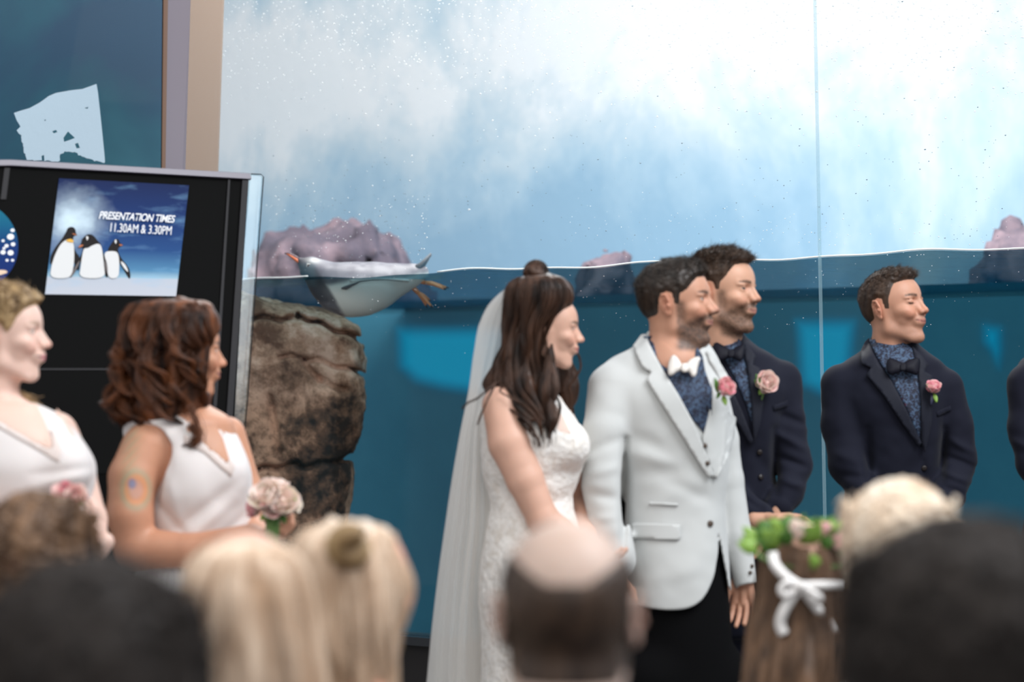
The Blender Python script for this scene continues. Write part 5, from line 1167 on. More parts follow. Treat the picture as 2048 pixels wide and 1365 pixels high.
jk, bv = suit(Bm, D, [(672, 1744, 1828, .055, .03), (690, 1735, 1838, .075, .03), (706, 1718, 1856, .09, .03), (722, 1692, 1878, .105, .03), (745, 1672, 1892, .12, .03), (790, 1668, 1896, .135, .02), (860, 1682, 1892, .14, .02), (940, 1690, 1884, .13, .02), (1000, 1690, 1882, .13, .02), (1080, 1682, 1888, .14, .02), (1170, 1678, 1892, .145, .02)],
    [([P(1683, 772, D), P(1686, 850, D - .02), P(1700, 932, D - .06), P(1740, 1000, D - .14), P(1796, 1040, D - .20)], [.064, .061, .058, .050, .040]), ([P(1886, 778, D), P(1905, 850, D), P(1915, 925, D - .01), P(1896, 990, D - .09), P(1856, 1036, D - .17)], [.062, .058, .056, .050, .040])],
    None, [(1735, 860, 1738, 985, 9, -.014), (1890, 860, 1884, 960, 8, -.012), (1900, 880, 1945, 905, 8, .006), (1895, 915, 1948, 935, 8, -.007), (1890, 945, 1940, 965, 8, .007), (1885, 975, 1930, 990, 8, -.006), (1665, 905, 1725, 925, 12, .004), (1680, 950, 1750, 960, 9, -.005), (1848, 900, 1800, 980, 16, -.005), (1760, 1000, 1840, 1000, 14, .004), (1848, 925, 1850, 1010, 7, -.005)], (1610, 2000, 655, 1180))
trousers(Bm, D + .02, 1690, 1884, 1070)
drape('shirt', [(1738, 680), (1752, 712), (1784, 762), (1811, 814), (1842, 888), (1842, 800), (1836, 748), (1826, 700), (1815, 690), (1780, 676)], bv, .004, .002, M_SHIRT, Bm, 5)
drape('lapel', [(1738, 676), (1745, 704), (1760, 732), (1784, 764), (1811, 816), (1843, 886), (1838, 893), (1805, 848), (1768, 792), (1733, 750), (1742, 736), (1723, 728), (1722, 702), (1730, 684)], bv, .012, .005, M_NAVY_L, Bm, 5)
drape('lapel', [(1825, 694), (1838, 706), (1850, 722), (1856, 729), (1849, 744), (1864, 752), (1866, 790), (1862, 850), (1850, 905), (1843, 886), (1842, 800), (1836, 748), (1828, 712)], bv, .012, .005, M_NAVY_L, Bm, 5)
drape('breast_pocket', [(1872, 824), (1901, 812), (1903, 821), (1874, 834)], bv, .004, .003, M_NAVY, Bm, 4)
button(Bm, 1848, 937, bv, M_BUTTON, .009)
collar_ring(Bm, P(1786, 714, D + .03), P(1784, 684, D + .03), .071, .068, .04, M_SHIRT, -46, .042)
drape('bow_wing', [(1806, 728), (1790, 720), (1776, 716), (1772, 732), (1776, 750), (1792, 748), (1806, 742)], bv, .032, .004, M_BOWB, Bm, 3, smooth=1, pillow=.010)
drape('bow_wing', [(1806, 728), (1820, 720), (1838, 715), (1840, 728), (1836, 752), (1820, 746), (1806, 742)], bv, .032, .004, M_BOWB, Bm, 3, smooth=1, pillow=.010)
drape('bow_knot', [(1800, 727), (1813, 727), (1812, 743), (1800, 743)], bv, .040, .004, M_BOWB, Bm, 3, smooth=1)
boutonniere('deep pink rosebud buttonhole on the suit of the man with closed eyes', 1866, 776, D - .135, .019, (M_PINK, M_PINK, M_PALE), 9, (.1, -.5, .8), (4, 30), ((1862, 784, 1852, 768, .007, M_LEAF), (1868, 788, 1874, 806, .007, M_LEAFL), (1864, 788, 1862, 812, .005, mat('navy_ribbon', (.01, .012, .04), .5))))

# ---------------------------------------------------------------- groomsman cut by the right edge
D = 7.25
h = Head(P(2136, 618, D), -30, 0, 0, 1.0, smile=.4)
Cm = root('person', P(2130, 1400, D) * np.array([1, 1, 0]), 'groomsman in a navy suit cut off by the right edge, only his sleeve in view', 'person')
skin_person(Cm, h, SKM, [(neck(h, P(2135, 738, D + .02), .056, .066), .02), (chain([P(2140, 740, D+.03), P(2140, 900, D+.03), P(2140, 1100, D+.03)], [.08, .10, .09]), .03)], (np.array([P(1995, 0, D)[0], D - .35, P(0, 1130, D)[2]]), np.array([P(2300, 0, D)[0], D + .3, P(0, 490, D)[2]])), .005, hair=(.06, .035, .024), stub=.2)
short_hair(h, Cm, HB_BROWN, hl_poly(HLB), lambda x, y, z: .3 + .7 * sstep(13, 19, z), seed=34, n=1500, length=1.4)
eyes(h, Cm)
jk, bv = suit(Cm, D, [(672, 2094, 2180, .055, .03), (690, 2085, 2190, .075, .03), (706, 2062, 2210, .09, .03), (722, 2042, 2230, .105, .03), (745, 2036, 2240, .12, .03), (790, 2034, 2244, .135, .02), (860, 2044, 2240, .14, .02), (940, 2054, 2236, .13, .02), (1000, 2054, 2236, .13, .02), (1080, 2046, 2240, .14, .02), (1170, 2036, 2244, .145, .02)],
    [([P(2056, 765, D), P(2056, 850, D - .02), P(2072, 930, D - .06), P(2110, 1000, D - .14), P(2150, 1040, D - .20)], [.060, .058, .054, .046, .038]), ([P(2236, 778, D), P(2255, 850, D), P(2262, 925, D - .01), P(2240, 990, D - .09), P(2200, 1036, D - .17)], [.062, .058, .056, .050, .040])], None, [(2100, 860, 2102, 985, 9, -.012), (2020, 880, 2080, 905, 9, .005)], (1990, 2330, 655, 1180), hh=.007)
trousers(Cm, D + .02, 2046, 2236, 1070)

# ================================================================ bridesmaids
def paint_tattoo(V, col):
    x, y, Dp = pix(V); on = (Dp < 5.95)
    def m(c, k): 
        k = (k * on)[:, None]; return col * (1 - k) + np.array(c) * k
    r = np.sqrt(((x - 264) / 17)**2 + ((y - 968) / 22)**2); r2 = np.sqrt(((x - 272) / 27)**2 + ((y - 980) / 36)**2)
    dx = x - (262 + (y - 900) * -.12); fe = np.exp(-((dx) / 17)**2) * sstep(1030, 960, y) * sstep(842, 872, y) * (.6 + .4 * np.sin((x + y) * .35))
    col = m((.30, .33, .20), .55 * np.clip(fe, 0, 1)); col = m((.33, .36, .24), .6 * np.exp(-((r2 - 1.0) / .22)**2)); col = m((.75, .30, .12), .6 * np.exp(-((r2 - .72) / .18)**2)); col = m((.62, .36, .30), .5 * sstep(.6, .4, r2)); col = m((.16, .20, .36), .8 * sstep(.62, .3, r)); col = m((.3, .36, .5), .5 * sstep(.25, .1, r))
    return col
D = 5.9
h2 = Head(P(366, 708, D), 20, -2, 0, .94, male=0, jaw=.92, smile=.9, open=.4, lip=1.1, nose=0, ear=0)
B2 = root('person', P(370, 1400, D) * np.array([1, 1, 0]), 'bridesmaid with auburn curls, a feather tattoo on her arm and a white top', 'person')
a2 = [P(292, 897, D - .08), P(266, 955, D - .11), P(260, 1030, D - .13), P(272, 1096, D - .13)]; f2 = [P(272, 1096, D - .13), P(380, 1102, D - .16), P(500, 1072, D - .19)]
skin_person(B2, h2, SKT, [(neck(h2, P(352, 850, D + .0), .045, .05), .02), (loft(rowsL(D, [(812, 330, 420, .05), (830, 285, 452, .09), (870, 262, 472, .115), (920, 270, 480, .12), (1000, 290, 480, .10), (1080, 300, 480, .10)])), .03),
    (chain(a2, [.060, .058, .055, .050]), .03), (chain(f2, [.050, .040, .028]), .014), (hand(P(505, 1072, D - .19), (1, 0, .12), (0, .3, 1), .85, .9, 1), .01), (chain([P(455, 870, D + .12), P(490, 980, D + .12), P(500, 1060, D + .05), P(530, 1080, D - .12)], [.045, .042, .036, .028]), .02)],
    (np.array([P(190, 0, D)[0], D - .34, P(0, 1200, D)[2]]), np.array([P(640, 0, D)[0], D + .3, P(0, 610, D)[2]])), .0035, hair=(.04, .02, .015), colx=paint_tattoo, lip=(.55, .2, .2))
eyes(h2, B2, (.05, .03, .02))
BL = Field().u(loft(rowsL(D, [(818, 312, 408, .06), (832, 262, 434, .095), (856, 248, 462, .125), (900, 258, 488, .145), (945, 266, 502, .155), (985, 274, 504, .155), (1030, 284, 502, .14), (1075, 290, 499, .135), (1100, 290, 496, .135)])))
BL.u(ell(P(448, 950, D - .07), (.058, .06, .062)), .03).u(ell(P(430, 955, D + .09), (.058, .06, .062)), .03)
BL.s_(chain([P(289, 905, D - .12), P(268, 960, D - .14), P(262, 1040, D - .15)], [.068, .068, .062]), .006)
BL.d(folds([(480, 960, 330, 1080, 12, -.006), (470, 1000, 360, 1090, 12, .006), (490, 1030, 420, 1095, 10, -.006), (330, 930, 360, 1060, 12, .004), (310, 1000, 380, 1085, 10, -.006), (345, 880, 335, 960, 8, -.004)])).d(wrinkle(.0025, .05, 61))
bl = fieldmesh('blouse', BL, (P(200, 0, D)[0], D - .35, P(0, 1104, D)[2]), (P(540, 0, D)[0], D + .3, P(0, 812, D)[2]), .0055, B2, M_BLOUSE); bvb = bvh_of(bl)
M_CHEST = mat('skin_front', SKT, .5, sss=.1)
drape('chest_skin', [(380, 815), (412, 822), (428, 845), (446, 878), (459, 920), (450, 930), (425, 905), (400, 885), (376, 868), (368, 840)], bvb, .0015, .0008, M_CHEST, B2, 5)
drape('sheer_trim', [(368, 868), (400, 886), (426, 906), (452, 932), (462, 920), (470, 934), (463, 955), (440, 935), (405, 905), (368, 888)], bvb, .003, .001, M_SHEER, B2, 5)
drape('far_shoulder', [(424, 826), (436, 836), (446, 856), (450, 872), (440, 862), (430, 845)], bvb, .0025, .001, M_CHEST, B2, 4)
# pleated skirt: every pleat its own fold
pl = []; rowsk = [(1092, 288, 497, .135), (1150, 276, 508, .155), (1300, 250, 525, .19), (1500, 225, 555, .24), (1700, 205, 580, .28)]; Ls = np.array(rowsL(D, rowsk)); gk = cubic(Ls[:, 0], Ls[:, 1:])
for z in np.linspace(Ls[0, 0], Ls[-1, 0], 14):
    q = gk(np.array([z]))[0]; row = []
    for j in range(361):
        a = 2*math.pi*j/360; k = 1 + .045 * math.sin(a*56) * min(1, (Ls[0, 0] - z)*6 + .3); row.append((q[0] + q[2]*k*math.cos(a), q[1] + q[3]*k*math.sin(a), z))
    pl.append(row)
sheet('pleated_skirt', pl, mat('white_pleats', (.80, .80, .80), .6), B2, .002)
leg = MB(); 
for x in (340, 430): leg.tube([P(x, 1600, D), P(x, 1760, D), P(x, 1925, D)], [.055, .05, .035], 12)
leg.build('legs', mat('skin_plain', SKT, .5), B2, True)
s = MB(); 
for x in (340, 430): s.tube([P(x - 10, 1932, D + .03), P(x + 40, 1932, D - .02), P(x + 110, 1938, D - .08)], [.035, .04, .025], 10, .6)
s.build('shoes', mat('nude_shoes', (.5, .35, .28), .5), B2, True)
HR3 = [(597, 320, 392, .04), (604, 286, 420, .075), (622, 262, 440, .10), (655, 250, 448, .115), (700, 244, 446, .12), (745, 236, 440, .12), (790, 226, 432, .12), (830, 228, 424, .115), (862, 262, 414, .095), (892, 318, 402, .05)]
hm2 = hair_mass('hair', HR3, D, B2, HB_RED, .007, .010, .012, 13, extra=lambda f: f.s_(cutface(h2, 5.2), .008), s=.03)
hair_flow('hair_locks', HR3, D, hm2, HB_RED, 14000, 74, .016, 1.1, 46, 15, .0007, 40, (.66, 1.0), (0, .12), reject=cutface(h2, 5.2))
strands_px('loose_strands', [[(255, 770, -.08), (238, 785, -.1), (222, 800, -.1), (212, 806, -.1)], [(380, 850, -.12), (395, 870, -.14), (385, 890, -.14), (366, 893, -.13)], [(380, 810, -.12), (392, 840, -.14), (400, 870, -.14), (396, 885, -.13)]], D, hm2, HB_RED, 40, .004, .0007, 4)

D = 5.5
h1 = Head(P(8, 674, D), -3, 1, 0, .94, male=0, jaw=.98, smile=.6, lip=1.15, nose=.0, eye=.7, chin=-.1)
B1 = root('person', P(-30, 1400, D) * np.array([1, 1, 0]), 'fair bridesmaid in a white V-neck top at the left edge', 'person')
skin_person(B1, h1, (.78, .53, .44), [(neck(h1, P(-12, 835, D + .01), .050, .055), .02), (loft(rowsL(D, [(800, -70, 50, .05), (818, -105, 92, .09), (850, -125, 138, .12), (900, -130, 150, .125), (1000, -110, 140, .11), (1120, -110, 150, .12)])), .03),
    (chain([P(112, 868, D + .06), P(150, 950, D + .06), P(178, 1040, D + .02), P(192, 1098, D - .04)], [.050, .046, .040, .028]), .03), (hand(P(192, 1098, D - .04), (-.6, -.3, -.5), (-.4, -1, .2), .85, .7, -1), .01), (chain([P(-120, 870, D - .05), P(-150, 1010, D - .08), P(-30, 1060, D - .2), P(100, 1040, D - .24)], [.050, .045, .036, .028]), .03), (hand(P(100, 1040, D - .24), (1, 0, -.1), (0, .4, 1), .85, .9, 1), .01)],
    (np.array([P(-220, 0, D)[0], D - .42, P(0, 1220, D)[2]]), np.array([P(235, 0, D)[0], D + .3, P(0, 570, D)[2]])), .0035, hair=(.22, .13, .07), lip=(.55, .18, .22), brow=.7)
eyes(h1, B1, (.1, .12, .1), (1, 0, -.2))
BL = Field().u(loft(rowsL(D, [(806, -80, 70, .06), (822, -112, 104, .10), (850, -130, 138, .13), (890, -138, 170, .15), (930, -140, 190, .16), (965, -136, 190, .155), (1010, -124, 178, .14), (1080, -112, 168, .135), (1250, -140, 190, .17), (1700, -190, 240, .28), (1960, -210, 250, .3)])))
BL.u(ell(P(128, 935, D - .08), (.06, .06, .065)), .03).d(folds([(180, 935, 60, 950, 8, -.004), (178, 950, 70, 972, 8, .004), (170, 975, 80, 990, 8, -.003)])).d(wrinkle(.002, .06, 62))
BL.s_(chain([P(125, 862, D + .10), P(168, 940, D + .12)], [.05, .05]), .01)
bl = fieldmesh('white_dress', BL, (P(-240, 0, D)[0], D - .35, .06), (P(260, 0, D)[0], D + .35, P(0, 806, D)[2]), .0065, B1, M_BLOUSE); bvb = bvh_of(bl)
M_CHEST1 = mat('fair_skin_front', (.78, .53, .44), .5, sss=.1)
drape('chest_skin', [(-60, 805), (74, 808), (84, 830), (97, 862), (106, 893), (98, 899), (70, 888), (35, 870), (0, 846), (-60, 840)], bvb, .0015, .0008, M_CHEST1, B1, 5)
drape('sheer_trim', [(98, 862), (106, 893), (98, 900), (70, 889), (35, 871), (0, 848), (-30, 842), (-30, 850), (0, 858), (50, 886), (95, 912), (118, 926), (122, 900), (108, 862)], bvb, .003, .001, M_SHEER, B1, 5)
drape('far_shoulder', [(114, 818), (128, 832), (142, 856), (150, 876), (140, 872), (126, 850), (112, 828)], bvb, .0025, .001, M_CHEST1, B1, 4)
HLW = [(-14, 6), (-7.0, 6.0), (-4.0, 8.0), (-2.4, 11), (-1.6, 14.0), (.8, 14.6), (2.6, 12.4), (3.8, 13.8), (5.0, 16.2), (6.6, 18.2), (8.6, 19.4), (13, 19.6), (13, 29), (-14, 29)]
ho = short_hair(h1, B1, HB_DBLOND, hl_poly(HLW), lambda x, y, z: 1.1 + .9 * sstep(14, 20, z), seed=44, n=12000, length=.8, tuft=.3, rad=.0005, lift=.04, comb=lambda p: np.stack([-1 + 0*p[:, 0], p[:, 1]*.04, .15 + 0*p[:, 0]], 1))
strands_px('loose_strands', [[(30, 790, 0), (45, 800, .01), (60, 806, .01), (70, 812, 0)], [(20, 780, .02), (35, 800, .03), (50, 815, .03)]], D, ho, HB_DBLOND, 60, .006, .0006, 5)

# bouquets
def bouquet(label, c, D, roses, leaves, seed, group=None):
    t = root('bouquet', P(c[0], c[1], D), label, 'bouquet'); 
    for i, (x, y, dd, r, ms, ax) in enumerate(roses):
        e = bpy.data.objects.new('rose', None); COL.objects.link(e); e.location = P(x, y, D + dd); e.parent = t; e.matrix_parent_inverse = Matrix.Translation(-Vector(t.location)); e.empty_display_size = .02
        rose(e, P(x, y, D + dd), ax, r, ms, seed + i, ((3, .3, 0), (5, .65, .3), (6, 1.0, .8)))
    for x0, y0, x1, y1, wd, m in leaves: leaf(t, P(x0, y0, D), P(x1, y1, D - .02), wd, m)
    mb = MB(); mb.tube([P(c[0], c[1] + 10, D), P(c[0] - 2, c[1] + 40, D), P(c[0] - 6, c[1] + 95, D - .01)], [.022, .016, .018], 12); mb.build('stems', M_STEM, t, True)
bouquet('cream and blush rose bouquet held by the tattooed bridesmaid', (548, 1000), 5.66, [(536, 996, -.02, .032, (M_BLUSH, M_BLUSH, M_CREAM), (-.3, -.8, .6)), (564, 1004, -.02, .031, (M_BLUSH, M_CREAM), (.3, -.9, .5)), (548, 984, .03, .030, (M_BLUSH, M_BLUSH), (0, -.2, 1)), (510, 1016, .0, .020, (M_PALE, M_PINK), (-1, -.4, .2)), (586, 1006, .02, .019, (M_CREAM, M_CREAM), (1, -.3, .1)), (546, 1016, -.03, .022, (M_BLUSH, M_PALE), (0, -1, .1))],
    [(545, 1018, 520, 1042, .012, M_LEAFL), (552, 1020, 548, 1052, .010, M_LEAF), (560, 1020, 572, 1048, .012, M_LEAF), (575, 1008, 600, 1000, .010, M_LEAFL), (540, 1015, 535, 1048, .009, M_LEAF), (500, 1000, 505, 985, .007, M_LEAFL)], 60)
bouquet('small pink rose bouquet in front of the fair bridesmaid', (138, 1002), 5.2, [(132, 990, 0, .022, (M_PINK, M_PALE), (-.3, -.8, .6)), (150, 996, -.01, .022, (M_PALE, M_BLUSH), (.4, -.9, .4)), (118, 998, .01, .014, (M_PINK, M_PINK), (-1, -.5, .3)), (158, 984, .02, .014, (M_BLUSH, M_PALE), (.8, -.2, .6)), (142, 1010, -.01, .016, (M_CREAM, M_BLUSH), (.1, -1, -.1))],
    [(146, 1008, 154, 1030, .008, M_LEAFL), (138, 1008, 132, 1030, .007, M_LEAFL), (156, 1000, 172, 1012, .006, M_LEAFL)], 80)
# ================================================================ seated guests seen from behind
def guest(label, D, cx, cy, yaw, pitch, scale, skin, cloth, hres=.005, shoulders=True, male=1, w=.20, zc=None, seat=.46, **kw):
    h = Head(P(cx, cy, D), yaw, pitch, 0, scale, male=male, **kw); x, _, z = P(cx, cy, D); g = root('person', (x, D, 0), label, 'person')
    nb = np.array([x, D - .035, z - .17 * scale]); r = .058 * (1 if male else .85) * scale
    skin_person(g, h, skin, [(cone(h.W(-2.2, 0, 7.5), nb, r, r * 1.12), .02), (chain([nb + np.array([0, 0, -.03]), nb + np.array([0, 0, -.12])], [.06, .10]), .03)], (np.array([x - .16, D - .18, z - .33]), np.array([x + .16, D + .18, z + .17])), hres, hair=(.03, .02, .015))
    nl = h.loc(np.array([nb]))[0]; cn = cone((-2.2, 0, 7.5), nl, r * 100 / scale, r * 112 / scale); h.fx = lambda p: smin(h.f(p), cn(p), 1.5)
    sz = nb[2] - .045
    T = Field().u(loft([(sz + .01, x, nb[1], .085, .07), (sz - .02, x, nb[1], .14, .085), (sz - .06, x, nb[1], w, .10), (sz - .14, x, D - .03, w * .97, .125), (sz - .35, x, D - .02, w * .80, .125), (seat + .12, x, D - .03, w * .86, .15), (seat + .02, x, D - .02, w * .9, .16), (seat, x, D - .02, w * .85, .15)], 2.3))
    for s in (-1, 1):
        T.u(chain([(x + s * (w - .035), nb[1] + .01, sz - .10), (x + s * (w + .03), D, sz - .36), (x + s * .12, D + .12, sz - .46)], [.062, .052, .04]), .02)
        T.u(chain([(x + s * .10, D, seat + .09), (x + s * .11, D + .17, seat + .02), (x + s * .11, D + .15, .09)], [.085, .072, .05]), .03)
    T.d(wrinkle(.004, .08, int(cx)))
    fieldmesh('clothes', T, (x - w - .12, D - .25, .04), (x + w + .12, D + .56, sz + .02), .014, g, cloth)
    s = MB(); 
    for k in (-1, 1): s.tube([(x + k*.11, D + .10, .035), (x + k*.11, D + .20, .035), (x + k*.12, D + .32, .025)], [.035, .042, .026], 8, .7)
    s.build('shoes', M_BLACK, g, True)
    return g, h
CL = {k: mat('cloth_' + k, c, .8, bump=(400, .2, .001)) for k, c in dict(navy=(.02, .025, .05), grey=(.12, .12, .13), white=(.7, .68, .66), black=(.012, .012, .013), green=(.05, .09, .07), plum=(.10, .03, .06), sand=(.4, .32, .25)).items()}
def full_hair(h, g, m, lo_z=6.0, th=1.6, n=7000, seed=1, length=.9, rad=.0006, tuft=.3, back=True, hl=None):
    return short_hair(h, g, m, hl or (lambda x, y, z: np.minimum(z - lo_z + 0 * x, np.where(z > 11, 99, 0) + 3.2 - x + np.maximum(z - 13, 0) * .9)), lambda x, y, z: th * (.8 + .3 * sstep(10, 20, z)), seed=seed, n=n, length=length, tuft=tuft, rad=rad, lift=.05, comb=(-.2, 0, -1))
# brown haired guest, upper left of the row
g, h = guest('guest with mid-brown hair in front of the fair bridesmaid', 3.8, 76, 1150, 78, 0, .98, SKM, CL['plum'], male=0)
full_hair(h, g, HB_LB, 5.0, 1.9, seed=101, n=8000)
# dark head, lower left
g, h = guest('guest with short near-black hair, largest head at the lower left', 2.02, 186, 1432, 84, 0, 1.04, SKM, CL['black'])
full_hair(h, g, HB_BLK, 6.0, 1.5, seed=102, n=8000, length=1.6)
# two blond women
D = 3.1
g, h = guest('blond guest with straight loose hair, left of the two in the middle row', D, 490, 1226, 92, 0, .93, SKW, CL['sand'], male=0, w=.18)
HB1 = [(1076, 455, 525, .045), (1090, 420, 560, .085), (1120, 392, 590, .112), (1165, 376, 606, .13), (1230, 366, 618, .135), (1320, 360, 628, .13), (1400, 362, 632, .12), (1480, 380, 620, .10)]
m1 = hair_mass('hair', HB1, D, g, HB_BLOND, .008, .006, .006, 5); hair_flow('hair_locks', HB1, D, m1, HB_BLOND, 6000, 50, .006, .25, 14, 8, .0008, 18, (.85, 1), (0, .1))
D = 3.5
g, h = guest('blond guest with pinned waves turned to the right, ear showing', D, 708, 1186, 52, 0, .92, (.72, .36, .25), CL['green'], male=0, w=.18, smile=0)
HB2 = [(1044, 655, 735, .045), (1054, 625, 765, .08), (1080, 602, 782, .105), (1125, 588, 800, .12), (1180, 584, 812, .12), (1250, 590, 800, .115), (1330, 600, 790, .105), (1420, 610, 780, .09), (1480, 630, 760, .07)]
m2 = hair_mass('hair', HB2, D, g, HB_BLOND, .008, .006, .009, 6, s=.03, extra=lambda f: f.s_(ell(P(802, 1205, D - .07), (.034, .07, .05)), .01)); hair_flow('hair_locks', HB2, D, m2, HB_BLOND, 6000, 44, .010, .5, 22, 9, .0008, 20, (.8, 1), (0, .1))
tw = MB(); tw.tube([P(700 + 26*math.cos(a)*(1 - .1*a/6), 1092 + 24*math.sin(a)*(1 - .1*a/6), D - .12 - .004*a) for a in np.linspace(-.5, 5.6, 26)], [.008 + .010*math.sin(min(1, i/8)*1.5) for i in range(26)], 10); tw.build('hair_twist', HB_DBLOND, m2, True)
# balding man
D = 2.75
g, h = guest('balding man with cropped dark brown hair, centre front', D, 1135, 1238, 88, 2, 1.0, (.56, .41, .34), CL['grey'], w=.22)
hlb = lambda x, y, z: np.where((y > 7.35) & (z < 15.6) & (x > -3.4), -1.0, np.minimum(np.minimum(z - 5.0, 16.6 + .62 * np.maximum(y - 2.2, 0) - z), 2.0 - x))
short_hair(h, g, HB_BROWN, hlb, lambda x, y, z: .16 + .08 * sstep(6, 12, z), seed=103, n=12000, length=3.2, tuft=.2, rad=.0004, lift=.1, comb=(0, 0, -1))
# flower girl
D = 4.6
g, h = guest('flower girl with long brown hair seen from behind, wearing the leafy crown', D, 1612, 1150, 90, -2, .86, SKW, CL['sand'], male=0, w=.15, seat=.5)
HB3 = [(1068, 1585, 1645, .035), (1076, 1560, 1668, .06), (1095, 1540, 1688, .082), (1130, 1528, 1700, .098), (1180, 1522, 1700, .10, -.01), (1240, 1512, 1700, .095, -.03), (1310, 1500, 1705, .09, -.07), (1380, 1488, 1705, .08, -.1), (1500, 1490, 1690, .06, -.12)]
m3 = hair_mass('hair', HB3, D, g, HB_MB, .007, .006, .006, 7); hair_flow('hair_locks', HB3, D, m3, HB_MB, 7000, 46, .006, .4, 16, 10, .0008, 20, (.85, 1), (0, .1))
fr = root('flower_crown', P(1612, 1080, D), 'leafy flower crown with rosebuds and a white ribbon bow on the flower girl', 'flower crown')
rc = np.random.RandomState(12); c0 = P(1612, 1112, D)
ring = [c0 + np.array([.098*math.cos(a), .095*math.sin(a), .012 - .03*math.sin(a)*-1]) for a in np.linspace(0, 6.283, 40)]
mb = MB(); mb.tube(ring, .004, 6); mb.build('wire', M_STEM, fr, True)
for i in range(46):
    a = rc.uniform(-.25, 3.4) if i > 8 else rc.uniform(0, 6.28); s = c0 + np.array([.098*math.cos(a), .095*math.sin(a), .012 + .03*math.sin(a)]); d = np.array([math.cos(a)*.5 + rc.normal(0, .5), math.sin(a)*.3 + rc.normal(0, .3), .7 + rc.normal(0, .3)]); d /= np.linalg.norm(d)
    leaf(fr, s, s + d * rc.uniform(.028, .042), rc.uniform(.010, .016), M_LEAF if rc.rand() < .45 else M_LEAFL, n=(0, -1, .2))
for x0, y0, x1, y1, wd in ((1560, 1092, 1522, 1060, .018), (1550, 1098, 1516, 1086, .017), (1556, 1090, 1545, 1054, .018), (1568, 1090, 1578, 1058, .015), (1602, 1086, 1622, 1050, .018), (1617, 1086, 1640, 1044, .018), (1610, 1082, 1604, 1050, .016), (1650, 1082, 1676, 1060, .016), (1640, 1086, 1672, 1082, .015), (1672, 1104, 1700, 1104, .012), (1668, 1100, 1690, 1066, .014)):
    leaf(fr, P(x0, y0, D - .07), P(x1, y1, D - .09), wd, M_LEAFL if wd > .017 else M_LEAF)
for x, y, r_, ms, ax in ((1594, 1063, .018, (M_CREAM, M_PALE), (.1, -.3, 1)), (1650, 1060, .014, (M_PALE, M_PINK), (.2, -.2, 1)), (1678, 1084, .018, (M_PALE, M_PINK), (.5, -.4, .8)), (1590, 1052, .012, (M_CREAM, M_CREAM), (0, 0, 1)), (1702, 1120, .010, (M_CREAM, M_PALE), (.8, -.3, .3))):
    e = bpy.data.objects.new('rosebud', None); COL.objects.link(e); e.location = P(x, y, D - .08); e.parent = fr; e.matrix_parent_inverse = Matrix.Translation(-Vector(fr.location)); rose(e, P(x, y, D - .08), ax, r_, ms, int(x), ((3, .3, 0), (4, .7, .1)))
M_RIB = mat('white_ribbon', (.85, .82, .80), .5)
def ribbon(pts, wd, name='ribbon'):
    q = np.array([P(x, y, D + dd) for x, y, dd in pts]); t = np.linspace(0, len(q)-1, 24); c = cubic(np.arange(len(q)), q)(t); rows = []
    for i, p in enumerate(c):
        tt = c[min(i+1, 23)] - c[max(i-1, 0)]; tt /= np.linalg.norm(tt); s = np.cross(tt, (0, -1, 0)); s /= np.linalg.norm(s) + 1e-9; k = wd * (1 if np.isscalar(wd) else 1)
        rows.append([p - s*k, p + np.array([0, -.003, 0]), p + s*k])
    sheet(name, rows, M_RIB, fr, .0015)
ribbon([(1545, 1105, -.10), (1550, 1130, -.115), (1572, 1155, -.125), (1600, 1174, -.13)], .009); ribbon([(1602, 1172, -.13), (1640, 1171, -.125), (1682, 1170, -.10)], .0075)
ribbon([(1600, 1174, -.132), (1584, 1195, -.135), (1566, 1225, -.135), (1560, 1250, -.13), (1568, 1270, -.13)], .0095, 'ribbon_tail'); ribbon([(1602, 1175, -.132), (1625, 1205, -.13), (1650, 1240, -.12), (1666, 1268, -.11)], .0085, 'ribbon_tail')
ribbon([(1598, 1172, -.135), (1580, 1166, -.15), (1562, 1176, -.15), (1570, 1192, -.15), (1598, 1176, -.14)], .0065, 'ribbon_loop'); ribbon([(1602, 1174, -.135), (1625, 1186, -.15), (1640, 1196, -.15), (1632, 1204, -.14), (1604, 1178, -.14)], .006, 'ribbon_loop')
mb = MB(); mb.tube([P(1594, 1172, D - .138), P(1601, 1173, D - .144), P(1608, 1175, D - .138)], [.008, .011, .008], 8); mb.build('ribbon_knot', M_RIB, fr, True)
# light blond woman in the floral dress
def flor_b(nt, b):
    tc = node(nt, 'ShaderNodeTexCoord'); v = node(nt, 'ShaderNodeTexVoronoi', Scale=24.0); n = node(nt, 'ShaderNodeTexNoise', Scale=10.0, Detail=2.0); mxv = node(nt, 'ShaderNodeMix', data_type='VECTOR'); mxv.inputs['Factor'].default_value = .12; nt.links.new(tc.outputs['Object'], mxv.inputs['A']); nt.links.new(n.outputs['Color'], mxv.inputs['B']); nt.links.new(mxv.outputs['Result'], v.inputs['Vector']); nt.links.new(tc.outputs['Object'], n.inputs['Vector'])
    hs = node(nt, 'ShaderNodeSeparateColor'); nt.links.new(v.outputs['Color'], hs.inputs[0]); r = ramp(nt, [(0, (.75, .02, .10)), (.3, (.85, .22, .30)), (.45, (.85, .85, .80)), (.75, (.30, .45, .18)), (.9, (.06, .05, .22))], 'CONSTANT'); nt.links.new(hs.outputs[0], r.inputs[0])
    r2 = ramp(nt, [(.32, (0, 0, 0)), (.42, (1, 1, 1))]); nt.links.new(v.outputs['Distance'], r2.inputs[0]); mx = node(nt, 'ShaderNodeMix', data_type='RGBA'); nt.links.new(r2.outputs[0], mx.inputs['Factor']); nt.links.new(r.outputs[0], mx.inputs['A']); mx.inputs['B'].default_value = (.8, .79, .77, 1); nt.links.new(mx.outputs['Result'], b.inputs['Base Color'])
M_FLOR = mat('floral_print', rough=.8, build=flor_b)
